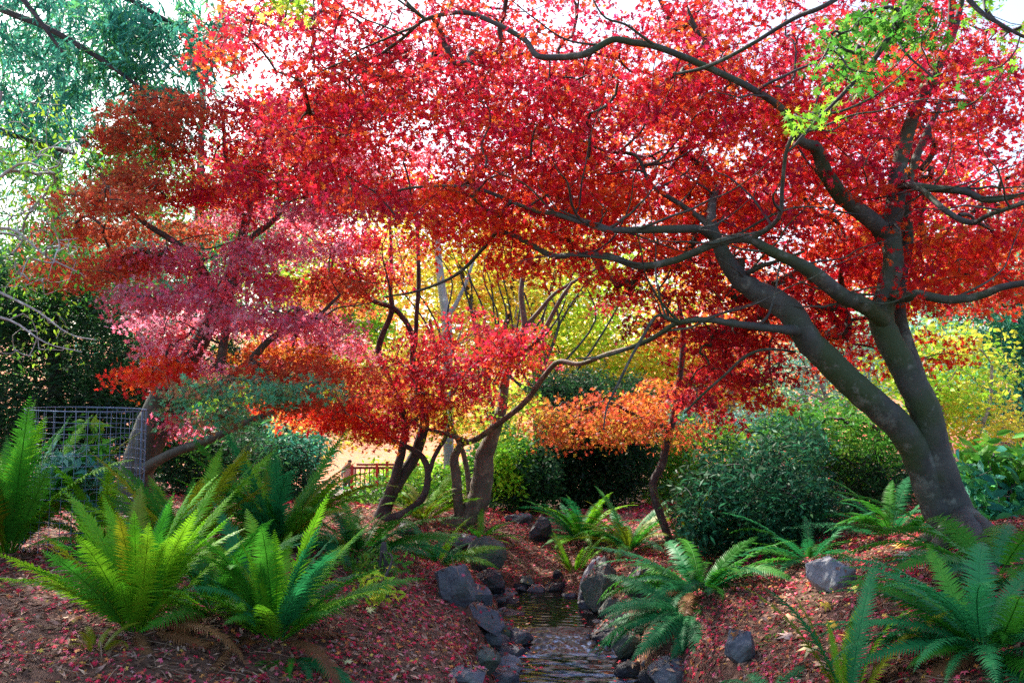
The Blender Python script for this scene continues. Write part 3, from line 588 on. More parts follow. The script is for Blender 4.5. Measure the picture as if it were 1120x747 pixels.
b4 = G(420, 566); d4 = b4.y
t = Tree('maple_tree', 'dark slim forked maple in front of the red bridge with scarlet low spray', base=b4, bark=M_BARKD)
t.limb([(415, 572, d4, 18), (425, 545, d4, 15), (437, 525, d4, 14), (452, 502, d4, 13), (460, 480, d4, 12), (464, 455, d4, 10), (452, 400, d4, 7), (451, 367, d4, 6), (433, 339, d4, 6), (405, 327, d4, 5), (380, 296, d4, 4), (365, 260, d4, 3)])
t.limb([(425, 545, d4, 12), (434, 515, d4 - .1, 10), (440, 490, d4 - .1, 9), (443, 460, d4 - .1, 8), (428, 420, d4 - .1, 6), (414, 383, d4, 7), (428, 342, d4, 6), (427, 319, d4, 5), (428, 280, d4, 4), (426, 240, d4, 3)])
t.limb([(422, 568, d4 - .1, 12), (440, 562, d4 - .1, 9), (462, 545, d4 - .2, 8), (468, 520, d4 - .2, 7), (464, 503, d4 - .2, 7), (452, 492, d4 - .2, 6), (430, 482, d4 - .2, 5), (408, 474, d4 - .2, 4)])
t.limb([(467, 525, d4 - .2, 6), (475, 500, d4 - .2, 5), (484, 484, d4 - .2, 5), (492, 470, d4 - .2, 4)], 4)
t.limb([(454, 380, d4, 5), (456, 340, d4, 5), (458, 306, d4, 5), (456, 245, d4, 4), (450, 200, d4, 3)])
t.region([(350, 450, 65, 16, d4 - 1.4, d4 - .4, 26, 60, .2, .07, 'hot'), (405, 462, 50, 14, d4 - 1.2, d4 - .3, 16, 55, .2, .07, 'red'), (440, 430, 60, 20, d4 - .5, d4 + .4, 10, 40, .2, .065, 'orange'),
          (400, 300, 60, 50, d4, d4 + 1, 12, 40, .28, .07, 'orange'), (365, 330, 50, 30, d4, d4 + 1, 14, 40, .28, .07, 'orangegreen'), (370, 455, 60, 22, d4, d4 + 1, 10, 40, .25, .07, 'gold')], T_MAP5, flat=.17, layer=.27)
t.done()

# ---- slender maple with the orange-green layer
b5 = G(735, 598); d5 = b5.y
t = Tree('maple_sapling', 'slender bent maple stem carrying a flat orange-green layer of leaves', cat='sapling', base=b5, bark=M_BARKD)
t.limb([(737, 602, d5, 9), (722, 562, d5, 9), (714, 530, d5, 9), (724, 508, d5, 9), (730, 480, d5, 9), (738, 450, d5, 8), (745, 400, d5, 7), (747, 362, d5, 6), (742, 330, d5, 4)])
t.limb([(733, 468, d5, 6), (710, 462, d5 - .1, 4), (665, 440, d5 - .2, 4), (640, 448, d5 - .3, 3), (615, 440, d5 - .3, 2)], 4)
t.limb([(738, 452, d5, 6), (752, 436, d5 - .1, 5), (775, 415, d5 - .2, 4), (800, 395, d5 - .3, 3), (830, 385, d5 - .4, 2)], 4)
t.region([(660, 455, 75, 18, d5 - .8, d5 + .5, 32, 55, .22, .066, 'orangegreen'), (700, 440, 50, 18, d5 - .6, d5 + .4, 14, 50, .2, .066, 'orange'), (745, 465, 30, 14, d5 - .5, d5 + .3, 7, 40, .18, .06, 'orangegreen')], T_MAP5, flat=.17, layer=.27)
t.done()

# ------------------------------------------------------------------ trees behind
def bgtree(name, label, px, d, limbs, regs, bark=M_BARKL, tmpl=T_RH, mat=M_FOL, group=None, cat='tree', flat=.45, hang=0, nz=.3, rnd=.9, twigs=True, w=10, dl=(1.9, 1.35)):
    b = onground(px, d); t = Tree(name, label, cat, group, base=b, bark=bark)
    first = True; t.dens, t.lsz = dl; t.push = .9 if group else 0
    for L in limbs:
        pts = []
        if first: pts.append((b.x, b.y, b.z - .1, 'w', w * d / FPX * .55)); first = False
        pts += L; t.limb(pts, 4, .06, 7)
    t.region(regs, tmpl, nz=nz, rnd=rnd, flat=flat, twigs=twigs, hang=hang)
    return t.done(mat)
BG = 'golden trees beyond the maples'
bgtree('birch_tree', 'pale grey trunked tree with golden leaves behind the centre maple', 492, 16, [[(490, 440, 16, 12), (489, 360, 16, 11), (482, 306, 16, 9), (478, 260, 16, 7), (474, 200, 16, 5)], [(488, 350, 16, 6), (505, 320, 16, 4), (520, 280, 16, 3)]],
       [(490, 320, 110, 80, 15.3, 18, 60, 34, .5, .10, 'gold'), (470, 250, 90, 50, 15.5, 17.5, 34, 34, .5, .10, 'yellow'), (520, 330, 60, 60, 16, 18, 24, 34, .5, .1, 'yellow')], bark=M_BARKW, group=BG)
FAN = lambda cx, n, d, w_: [[(cx + random.uniform(-12, 12), 440, d, w_), (cx + f * 30 + random.uniform(-14, 14), 405, d, w_ * .85), (cx + f * 70 + random.uniform(-12, 12), 350, d, w_ * .7), (cx + f * 88 + random.uniform(-18, 18), 300, d, w_ * .5), (cx + f * 125 + random.uniform(-15, 15), 250, d, w_ * .3)] for f in np.linspace(-1, 1, n)]
bgtree('grey_stemmed_tree', 'twin stemmed yellow tree standing between the pale birch and lime tree', 540, 17.5, [[(535, 430, 17.5, 9), (517, 337, 17.5, 8), (505, 301, 17.5, 6), (502, 260, 17.5, 5)], [(535, 400, 17.5, 7), (560, 330, 17.5, 6), (555, 250, 17.5, 4)]] + FAN(530, 10, 14.5, 3),
       [(560, 300, 90, 70, 17, 20, 50, 34, .55, .11, 'yellow'), (600, 350, 90, 50, 17, 20, 40, 34, .55, .11, 'yellowgreen'), (660, 400, 80, 28, 17.5, 20, 34, 34, .5, .11, 'yellow')], group=BG, bark=M_BARKD)
bgtree('lime_tree', 'bright lime green tree with grey trunk behind the orange layer', 590, 20, [[(588, 430, 20, 11), (583, 337, 20, 9), (578, 262, 20, 7), (575, 200, 20, 5)], [(590, 400, 20, 7), (620, 340, 20, 6), (660, 290, 20, 4)]] + FAN(590, 9, 16.5, 3.2),
       [(610, 300, 110, 60, 19.5, 23, 50, 34, .6, .12, 'yellowgreen'), (680, 340, 80, 50, 19.5, 23, 40, 34, .6, .12, 'yellowgreen'), (700, 415, 70, 26, 18, 21, 34, 34, .5, .12, 'lime'), (590, 260, 60, 30, 19, 21, 16, 34, .6, .12, 'green')], group=BG, bark=M_BARK)
bgtree('young_green_tree', 'round bright green tree showing through a gap in the pink maple', 338, 14, [[(345, 450, 14, 7), (360, 380, 14, 6), (372, 300, 14, 4)]],
       [(380, 340, 42, 42, 13.5, 15, 50, 30, .35, .08, 'lime'), (340, 300, 35, 22, 13.5, 15, 20, 30, .35, .08, 'yellowgreen'), (395, 420, 60, 50, 15, 17, 34, 30, .4, .09, 'yellow')], group=BG)
bgtree('golden_tree', 'golden orange tree filling the gap above the red bridge', 300, 24, [[(305, 440, 24, 9), (330, 300, 24, 7), (335, 200, 24, 5)]],
       [(340, 400, 120, 50, 23, 26, 50, 34, .7, .13, 'gold'), (330, 290, 130, 80, 23, 26, 60, 34, .7, .13, 'yellowgreen'), (420, 430, 90, 30, 22, 24, 34, 34, .6, .13, 'gold'), (500, 440, 80, 26, 22, 24, 24, 34, .6, .13, 'gold')], group=BG)
bgtree('amber_tree', 'amber tree glowing behind the slender maple stem', 800, 18, [[(800, 430, 18, 9), (790, 360, 18, 7), (780, 290, 18, 5)]],
       [(780, 350, 80, 60, 17, 20, 50, 34, .5, .11, 'orange'), (760, 420, 60, 34, 17, 19, 34, 34, .5, .11, 'yellow'), (820, 455, 40, 16, 16.5, 18, 16, 34, .4, .1, 'gold')], group=BG)
bgtree('scarlet_tree', 'far scarlet maple behind the big trunk', 930, 15, [[(930, 420, 15, 9), (925, 330, 15, 7), (915, 250, 15, 5)]],
       [(900, 230, 120, 90, 14, 17, 70, 34, .5, .1, 'red'), (1050, 230, 110, 90, 14, 17, 60, 34, .5, .1, 'red'), (700, 200, 140, 90, 15, 18, 60, 34, .5, .1, 'orange'), (560, 180, 120, 60, 15, 18, 30, 34, .5, .1, 'red'), (340, 160, 110, 80, 14, 16, 34, 34, .45, .1, 'red'), (620, 90, 200, 50, 15, 17, 36, 34, .5, .1, 'crimson'), (960, 110, 160, 80, 14, 17, 40, 34, .5, .1, 'crimson')], group=BG)
# evergreens left
bgtree('hemlock_tree', 'tall blue-green conifer with drooping sprays above the left bank', -60, 10, [
       [(-60, 300, 10, 40), (-70, 100, 10, 34), (-80, -150, 10, 26)], [(-75, -30, 10, 16), (0, 10, 9.5, 8), (50, 30, 9.3, 7), (110, 65, 9.2, 6), (165, 105, 9.2, 3)], [(-75, -110, 10, 16), (-10, -40, 9.3, 8), (30, 5, 9, 6), (70, 60, 9, 3)],
       [(-75, -60, 10, 16), (60, -40, 9.6, 8), (160, 10, 9.5, 5), (245, 60, 9.5, 3)], [(-60, 120, 10, 12), (20, 150, 9.8, 6), (85, 170, 9.8, 3)]],
       [(70, 30, 120, 50, 9, 11, 60, 55, .3, .14, 'bluegreen'), (190, 40, 70, 45, 9, 10.5, 45, 55, .28, .14, 'bluegreen'), (110, 110, 110, 45, 9.2, 11, 45, 50, .3, .14, 'bluegreen'), (10, 110, 60, 80, 9.5, 11.5, 22, 50, .35, .14, 'bluegreen'),
        (100, 165, 90, 40, 9.5, 11, 26, 50, .3, .13, 'green'), (0, -100, 260, 70, 9, 11, 50, 45, .35, .15, 'bluegreen'), (-110, 150, 60, 200, 9, 11, 40, 45, .35, .15, 'bluegreen')],
       bark=M_BARKD, tmpl=T_NEED, hang=.22, nz=.1, rnd=1.0, w=50, dl=(1.15, 1.25))
bgtree('tall_conifer', 'far hazy teal conifer seen between the hemlock boughs', 60, 30, [[(60, 400, 30, 16), (62, 200, 30, 10), (64, 20, 30, 5)]],
       [(50, 60, 90, 80, 28, 32, 60, 34, 1, .27, 'bluegreen'), (60, 160, 110, 70, 28, 32, 80, 34, 1, .27, 'bluegreen'), (60, 260, 120, 70, 28, 32, 80, 34, 1.1, .25, 'paleteal'), (190, 230, 90, 110, 30, 34, 90, 34, 1.1, .26, 'paleteal')], tmpl=T_NEED, hang=.3, bark=M_BARKD)
bgtree('fir_tree', 'broad deep green fir rising behind the purple-pink maple', 215, 21, [[(215, 430, 21, 16), (218, 250, 21, 11), (222, 90, 21, 5)]],
       [(220, 300, 120, 60, 20, 22.5, 80, 40, .6, .2, 'bluegreen'), (240, 210, 110, 60, 20, 22.5, 46, 40, .6, .2, 'green'), (350, 200, 80, 90, 20.5, 23, 34, 40, .6, .2, 'bluegreen'), (120, 300, 60, 60, 20, 22.5, 40, 40, .6, .2, 'bluegreen'), (210, 380, 120, 40, 20, 22, 50, 40, .6, .2, 'dark')], tmpl=T_NEED, hang=.3, bark=M_BARKD)
bgtree('evergreen_tree', 'dark evergreen thicket tree behind the wire cage', 60, 12.5, [[(60, 450, 12.5, 16), (60, 380, 12.5, 12), (58, 320, 12.5, 8)], [(80, 440, 12.5, 8), (120, 400, 12.5, 6), (150, 380, 12.5, 4)]],
       [(60, 400, 120, 80, 11.5, 14, 130, 60, .35, .085, 'dark'), (40, 318, 110, 44, 11.5, 13.5, 90, 55, .35, .085, 'dark'), (60, 300, 90, 26, 11.5, 13, 20, 50, .3, .085, 'green'), (130, 440, 80, 60, 12, 14, 70, 60, .35, .085, 'dark'), (-60, 400, 90, 120, 11.5, 14, 60, 50, .4, .09, 'dark'), (60, 480, 120, 40, 12, 14, 60, 60, .35, .085, 'dark')], bark=M_BARKD, tmpl=T_LONG)
bgtree('leafy_tree', 'thin whitish twigged tree with small lime leaves at the left edge', -40, 6.5, [[(-50, 420, 6.5, 22), (-40, 300, 6.5, 16), (-20, 180, 6.5, 10), (0, 100, 6.5, 6)], [(-42, 300, 6.5, 8), (0, 320, 6.4, 3), (40, 340, 6.3, 2.2), (75, 365, 6.2, 1.6), (105, 372, 6.2, 1.2)],
       [(-42, 260, 6.5, 6), (10, 250, 6.4, 3), (50, 280, 6.3, 2), (90, 300, 6.3, 1.2)], [(-35, 230, 6.5, 6), (20, 180, 6.4, 3), (60, 190, 6.3, 2)], [(-45, 340, 6.5, 6), (10, 350, 6.4, 2.4), (50, 375, 6.3, 1.6), (90, 385, 6.3, 1)]],
       [(50, 150, 60, 60, 6, 7, 26, 10, .14, .045, 'lime'), (40, 270, 55, 50, 6, 7, 30, 12, .14, .045, 'green'), (30, 350, 55, 50, 6, 7, 18, 7, .14, .045, 'lime'), (10, 220, 40, 60, 6, 7, 18, 12, .14, .05, 'lime')], bark=bark_mat('bark_twig', (.25, .22, .22), (.45, .42, .42), mossamt=.8), tmpl=T_OVAL, hang=.15, dl=(1.4, 1.0))
bgtree('green_shrub_tree', 'mid green shrub with bright gaps under the purple maple', 300, 13, [[(300, 520, 13, 9), (292, 470, 13, 7), (280, 440, 13, 4)], [(300, 515, 13, 6), (330, 480, 13, 5), (365, 470, 13, 3)]],
       [(275, 475, 80, 26, 12.3, 14, 60, 40, .3, .08, 'dark'), (325, 485, 30, 20, 12, 14, 24, 40, .3, .08, 'bluegreen'), (215, 480, 60, 26, 13, 15, 26, 34, .3, .08, 'green')], bark=M_BARKL, tmpl=T_LONG)
bgtree('leaning_tree', 'pale leaning trunks on the sunny path behind the ferns', 215, 17, [[(205, 520, 17, 14), (222, 490, 17, 12), (248, 450, 17, 10), (262, 400, 17, 7)], [(285, 545, 17, 8), (272, 500, 17, 11), (255, 470, 17, 9)]],
       [(240, 440, 80, 30, 16, 18.5, 34, 34, .4, .1, 'yellowgreen'), (300, 440, 90, 30, 17, 20, 34, 34, .4, .1, 'green')], bark=M_BARKL)
# right side
bgtree('yellow_shrub', 'yellow-green leafy shrub glowing right of the big trunk', 1050, 11.5, [[(1045, 520, 11.5, 8), (1030, 450, 11.5, 5), (1015, 400, 11.5, 3)], [(1048, 520, 11.5, 6), (1080, 450, 11.5, 4), (1085, 400, 11.5, 3)]],
       [(1040, 410, 75, 50, 11, 13, 80, 34, .24, .075, 'yellowgreen'), (1060, 455, 70, 36, 11, 13, 50, 34, .24, .075, 'yellow'), (990, 400, 40, 34, 11.5, 13, 20, 30, .24, .075, 'yellowgreen'), (1050, 372, 50, 18, 11, 12.5, 12, 24, .2, .075, 'yellow')], cat='shrub', dl=(1.05, 1.15))
bgtree('blue_conifer', 'blue-green conifer at the right edge behind the yellow shrub', 1120, 20, [[(1120, 450, 20, 16), (1120, 300, 20, 10), (1120, 180, 20, 5)]],
       [(1110, 330, 90, 60, 19, 21, 80, 50, .5, .2, 'bluegreen'), (1110, 420, 80, 50, 19, 21, 60, 50, .5, .2, 'bluegreen'), (1180, 300, 70, 130, 19, 21, 40, 50, .6, .2, 'bluegreen')], tmpl=T_NEED, hang=.3, bark=M_BARKD)
bgtree('bare_shrub', 'misty pale twiggy shrub between the forked trunk and dark bushes', 915, 14, [[(915, 500, 14, 7), (905, 440, 14, 5), (890, 400, 14, 3), (885, 360, 14, 2)], [(915, 480, 14, 5), (940, 430, 14, 4), (960, 380, 14, 2)], [(905, 440, 14, 4), (880, 430, 14, 3), (865, 450, 14, 2)]],
       [(910, 410, 60, 60, 13.5, 16, 60, 14, .3, .05, 'paleteal'), (920, 390, 50, 40, 13.5, 15, 12, 14, .3, .05, 'yellow')], bark=bark_mat('bark_rose', (.2, .13, .11), (.4, .3, .26), mossamt=.8), cat='shrub')
bgtree('far_green_tree', 'soft green tree far behind the pale twiggy shrub', 880, 34, [[(880, 440, 34, 9), (880, 380, 34, 5)]],
       [(870, 400, 100, 50, 32, 36, 60, 34, 1, .2, 'paleteal'), (800, 440, 60, 22, 32, 35, 24, 34, .8, .2, 'lime'), (980, 380, 90, 60, 33, 36, 40, 34, 1, .2, 'paleteal')])
# a distant wood closes the view
t = Tree('distant_woodland', 'distant mass of mixed autumn trees', cat='woodland', base=(0, 60, 0), bark=M_BARKL); t.root['kind'] = 'stuff'
for k in range(46):
    px = -900 + k * 60 + random.uniform(-20, 20); d = random.uniform(48, 66)
    cen = 1 - abs(px - 520) / 500
    top = 430 - random.uniform(150, 230) + (90 if 330 < px < 900 else 0)
    pal = random.choice(['gold', 'yellow', 'yellowgreen', 'orange']) if 280 < px < 860 else random.choice(['green', 'paleteal', 'bluegreen', 'yellowgreen'])
    q = onground(px, d)
    for f in np.linspace(0, 1, 5):
        wd = 70 * math.sin(math.pi * (.2 + .7 * f)) 
        y_ = 470 + (top - 470) * f
        T = Pn(px + RNG.uniform(-wd, wd, 7), y_ + RNG.uniform(-20, 20, 7), d + RNG.uniform(-3, 3, 7)); t.foliage(T, 34, 1.8, .42, pal, T_RH, .5, .3, .9)
    t.limbs.tube(np.array([(q.x, q.y, q.z), tuple(Pn(px, (top + 450) / 2, d)), tuple(Pn(px, top, d))]) - t.base, [.3, .2, .05], 6)
t.done(M_FOL)

# ------------------------------------------------------------------ bushes
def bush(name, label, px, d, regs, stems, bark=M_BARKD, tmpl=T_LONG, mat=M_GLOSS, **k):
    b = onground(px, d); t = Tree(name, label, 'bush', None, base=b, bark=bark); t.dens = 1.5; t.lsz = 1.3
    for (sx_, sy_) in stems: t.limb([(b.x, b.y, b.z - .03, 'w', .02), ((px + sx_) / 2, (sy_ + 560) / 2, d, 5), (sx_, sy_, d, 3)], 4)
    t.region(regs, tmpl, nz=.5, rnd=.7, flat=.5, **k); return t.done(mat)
bush('rhododendron_bush', 'broad dark teal rhododendron with narrow leaves right of the slender stem', 830, 8.3, [(825, 548, 74, 48, 7.6, 9.2, 120, 44, .19, .07, 'darkteal'), (800, 505, 50, 24, 7.8, 9.2, 14, 44, .17, .07, 'dark'), (760, 560, 26, 40, 7.8, 9, 12, 40, .17, .07, 'dark'), (865, 480, 40, 26, 7.8, 9.2, 20, 44, .17, .07, 'darkteal'), (880, 560, 50, 40, 7.7, 9, 50, 44, .17, .07, 'darkteal'), (790, 580, 40, 20, 7.8, 8.8, 30, 40, .16, .07, 'darkteal')], [(800, 510), (840, 500), (880, 520), (860, 480)])
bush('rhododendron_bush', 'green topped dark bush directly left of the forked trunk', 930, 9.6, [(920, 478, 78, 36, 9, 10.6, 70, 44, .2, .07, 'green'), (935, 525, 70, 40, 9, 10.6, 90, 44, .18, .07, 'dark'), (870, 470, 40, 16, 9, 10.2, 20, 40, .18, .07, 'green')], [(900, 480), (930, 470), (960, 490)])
bush('yew_bush', 'dark vase shaped clipped yew standing behind the small ferns', 645, 13.0, [(650, 500, 62, 52, 12.3, 14, 300, 60, .2, .07, 'dark'), (640, 430, 70, 22, 12.6, 14, 90, 60, .2, .07, 'dark'), (655, 465, 66, 30, 12.3, 14, 80, 60, .2, .07, 'dark')], [(620, 440), (650, 430), (680, 445)], tmpl=T_LONG, mat=M_FOL)
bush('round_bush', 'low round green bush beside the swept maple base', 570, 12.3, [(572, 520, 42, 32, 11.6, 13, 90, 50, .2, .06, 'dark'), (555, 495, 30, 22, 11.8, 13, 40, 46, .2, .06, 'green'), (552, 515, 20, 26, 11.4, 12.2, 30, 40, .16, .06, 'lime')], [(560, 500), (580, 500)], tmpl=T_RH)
bush('laurel_bush', 'bright green laurel lit by sun beyond the slender stem', 770, 13.5, [(770, 500, 50, 44, 13, 14.6, 80, 34, .25, .09, 'lime'), (730, 520, 30, 40, 13, 14.4, 50, 34, .25, .09, 'green'), (800, 465, 60, 22, 14, 16, 40, 34, .25, .09, 'paleteal'), (745, 460, 30, 30, 14, 15, 30, 34, .25, .09, 'paleteal')], [(770, 480), (750, 490)], mat=M_FOL)
bush('shady_bush', 'sunlit green ground bush between the maple stems and bridge', 490, 14.5, [(490, 530, 60, 20, 13.5, 15.5, 50, 40, .22, .07, 'lime'), (545, 490, 26, 30, 14, 15.5, 30, 34, .22, .07, 'paleteal'), (430, 540, 50, 16, 13, 15, 26, 34, .2, .07, 'green')], [(480, 520), (500, 520)], tmpl=T_RH, mat=M_FOL)
bush('broadleaf_bush', 'broad glossy leaved plant at the right edge beyond the trunk', 1100, 7.2, [(1100, 545, 50, 34, 6.8, 7.8, 36, 16, .16, .12, 'bluegreen'), (1100, 510, 50, 30, 6.9, 8, 20, 14, .16, .12, 'green')], [(1090, 520), (1110, 510)], tmpl=T_OVAL)
bush('caged_plant', 'long leaved grey-green plant inside the wire cage', 92, 7.4, [(88, 520, 34, 26, 7.1, 7.6, 26, 14, .12, .13, 'paleteal'), (95, 490, 26, 26, 7.1, 7.6, 9, 9, .12, .12, 'green')], [(85, 500), (100, 490)], tmpl=T_LONG)
bush('evergreen_bush', 'dark leafy bush under the low bough of the purple maple', 235, 11.2, [(235, 500, 70, 34, 10.8, 12, 110, 44, .22, .07, 'dark'), (190, 480, 40, 30, 10.8, 12, 40, 40, .22, .07, 'green')], [(220, 480), (250, 490)], mat=M_FOL)
bush('evergreen_bush', 'bluish green bush left of the red bridge', 335, 12.0, [(308, 512, 32, 34, 11.4, 12.8, 60, 44, .22, .07, 'darkteal'), (312, 480, 30, 24, 11.4, 12.8, 34, 40, .22, .07, 'bluegreen')], [(330, 490), (350, 490)], mat=M_FOL)
bush('hedge_bush', 'low bright hedge on the slope beyond the red bridge', 470, 27.0, [(480, 520, 90, 16, 26, 28.5, 70, 34, .4, .13, 'lime'), (405, 536, 40, 5, 26, 28, 14, 34, .3, .12, 'paleteal')], [(470, 520)], tmpl=T_RH, mat=M_FOL)
bush('ivy_bush', 'small round leaved ground plant beside the fern on the left mound', 425, 6.4, [(415, 615, 34, 12, 6.2, 6.9, 16, 14, .10, .045, 'green'), (408, 640, 22, 14, 5.6, 6.1, 10, 10, .08, .05, 'yellowgreen')], [(415, 625)], tmpl=T_OVAL, mat=M_FOL)

# ------------------------------------------------------------------ rocks
def rock_mesh(name, sx_, sy_, sz_, seed, sub=4, rough=.11, cuts=13):
    import bmesh
    bm = bmesh.new(); bmesh.ops.create_icosphere(bm, subdivisions=sub, radius=1); V = np.array([v.co[:] for v in bm.verts]); rg = np.random.default_rng(seed)
    for _ in range(cuts):
        n = unit(rg.normal(0, 1, 3)); c = rg.uniform(.58, .88); dd = V @ n; m = dd > c; V[m] -= np.outer((dd[m] - c) * .97, n)
    ph = rg.uniform(0, 6, 12)
    for f, a in ((1.7, rough), (3.9, rough * .45), (9, rough * .22), (21, rough * .10)):
        V *= 1 + a * (np.sin(V[:, 0:1] * f + ph[0] + 2 * np.sin(V[:, 1:2] * f * .8 + ph[1])) * np.cos(V[:, 2:3] * f + ph[2] + V[:, 1:2] * f))
        ph = np.roll(ph, 3)
    V *= np.array([sx_, sy_, sz_])
    for v, c in zip(bm.verts, V): v.co = c
    me = bpy.data.meshes.new(name); bm.to_mesh(me); bm.free(); return me
SOLIDS = []
# px, py (centre), width px, height px, roll deg, material, label
ROCKS = [
 (498, 641, 54, 40, 38, M_ROCK, 'largest slanting slate boulder at the top of the left bank rocks'),
 (531, 610, 36, 40, 0, M_ROCKG, 'upright squarish greenish stone behind the big slanted boulder'),
 (538, 638, 36, 22, 0, M_ROCKD, 'smooth dark dome stone at the head of the left bank'),
 (520, 652, 34, 22, 35, M_ROCK, 'thin leaning slab beside the big slanted boulder'),
 (548, 653, 36, 15, -4, M_ROCK, 'flat grey stone just below the dark dome stone'),
 (559, 663, 24, 15, 0, M_ROCKD, 'small black stone touching the upper pool edge'),
 (528, 676, 58, 26, 28, M_ROCK, 'long pale-veined slab sloping down toward the pool'),
 (559, 676, 32, 18, 8, M_ROCKD, 'wet black stone with leaves at the upper pool'),
 (552, 692, 28, 22, 20, M_ROCKG, 'mossy stone below the long sloping slab'),
 (539, 700, 26, 26, 0, M_ROCK, 'tall grey stone among leaves halfway down the left edge'),
 (567, 703, 30, 28, 0, M_ROCK, 'round grey stone left of the small cascade'),
 (557, 717, 38, 20, 12, M_ROCK, 'flat blue-grey stone under the cascade stone'),
 (530, 722, 28, 26, 0, M_ROCKG, 'greenish pointed stone near the bottom of the left edge'),
 (557, 732, 26, 26, 10, M_ROCKP, 'pale tilted stone at the lower pool corner'),
 (508, 741, 46, 24, 0, M_ROCK, 'broad blunt boulder on the left at the bottom edge of the picture'),
 (548, 744, 42, 18, 5, M_ROCK, 'low flat stone at the bottom beside the lower pool'),
 (580, 700, 14, 12, 0, M_ROCKD, 'little stone in the water at the cascade left end'),
 (576, 636, 18, 12, 0, M_ROCKG, 'small green stone at the far end of the pool'),
 (587, 650, 22, 16, 0, M_ROCK, 'leaf topped stone at the head of the upper pool'),
 (568, 645, 16, 14, 0, M_ROCKD, 'dark pebble-like stone between the dome stone and pool head'),
 (606, 645, 22, 18, 0, M_ROCKD, 'brownish stone at the back right of the upper pool'),
 (622, 655, 20, 13, 0, M_ROCK, 'small flat stone strewn with red leaves right of the upper pool'),
 (646, 640, 24, 46, 24, M_ROCKP, 'tall narrow blue-grey stone behind the mossy boulder'),
 (658, 642, 34, 48, 6, M_ROCKG, 'big upright mossy boulder right of the upper pool'),
 (668, 666, 22, 24, 0, M_ROCKG, 'small mossy stone at the foot of the upright boulder'),
 (642, 664, 22, 15, 0, M_ROCK, 'wedge stone in front of the upright mossy boulder'),
 (704, 642, 40, 48, 10, M_ROCKD, 'dark round boulder half hidden by the teal fern'),
 (672, 688, 46, 26, -14, M_ROCKD, 'dark overhanging rock right of the cascade'),
 (690, 706, 30, 34, 0, M_ROCKG, 'brown-green rock below the overhanging rock'),
 (690, 738, 30, 24, 0, M_ROCKD, 'wet stone at the right edge of the lower pool'),
 (736, 742, 48, 30, 0, M_ROCK, 'grey boulder under the teal fern at the bottom edge'),
 (636, 672, 30, 11, 0, M_ROCKD, 'thin leaf covered ledge stone above the cascade'),
 (655, 684, 24, 10, 0, M_ROCK, 'small pale ledge stone right of the cascade'),
 (908, 629, 48, 40, 0, M_ROCKP, 'pale angular rock alone on the right bank above the yellow leaves'),
 (808, 711, 38, 34, 8, M_ROCK, 'squat grey rock on the right bank beside the teal fern'),
 (592, 583, 24, 24, -20, M_ROCKD, 'dark hollow-looking stump stone on the far leafy slope'),
 (446, 580, 26, 14, 0, M_ROCKD, 'dark low stone under the maple roots'),
 (568, 568, 26, 12, 0, M_ROCK, 'pale flat stone on the leaves before the round bush'),
 (503, 596, 36, 22, 0, M_ROCK, 'grey stone tucked under the swept maple base'),
 (560, 687, 20, 12, 0, M_ROCKD, 'dark chip stone between the slabs at mid left edge'),
]
SZB = []
for k, (px, py, wp, hp, roll, mat, lab) in enumerate(ROCKS):
    q = G(px, py + hp * .42); d = q.y; rx = wp * d / FPX / 2 * 1.22; rz = hp * d / FPX / 2 * 1.25; ry = max(rx, rz) * .85
    me = rock_mesh('rock', rx, ry, rz, 100 + k, 5)
    o = link(me, 'rock', mat); c = Pn(px, py - hp * .06, d + ry * .3); o.location = c; o.rotation_euler = (0, R(roll), R(RNG.uniform(-20, 20)) if roll == 0 else 0)
    tag(o, lab, 'rock', 'rocks lining the stream' if k not in (33, 34, 35, 36, 37) else None); SOLIDS.append(o)

cob = [rock_mesh('cobble', 1, .85, .7, 300 + k, 3) for k in range(5)]
for me, m_ in zip(cob, (M_ROCK, M_ROCKD, M_ROCKG, M_ROCKD, M_ROCKP)): me.materials.append(m_)
for k in range(90):
    y = random.uniform(5.5, 9.4); sd_ = random.choice((-1, 1)); x = float(np.interp(y, SY, SX)) + sd_ * (float(np.interp(y, SY, SW)) + random.uniform(-.04, .2)); z = float(H(np.array([x]), np.array([y]))[0])
    if y > 8.9: x = random.uniform(-.05, .55)
    o = bpy.data.objects.new('cobble', random.choice(cob)); C.objects.link(o); sz = random.uniform(.03, .10); o.scale = (sz, sz, sz); o.location = (x, y, z + sz * .35); o.rotation_euler = (random.uniform(-.4, .4), random.uniform(-.4, .4), random.uniform(0, 6))
    tag(o, 'small wet cobble wedged at the stream edge between the larger rocks', 'cobble', 'small cobbles along the stream')

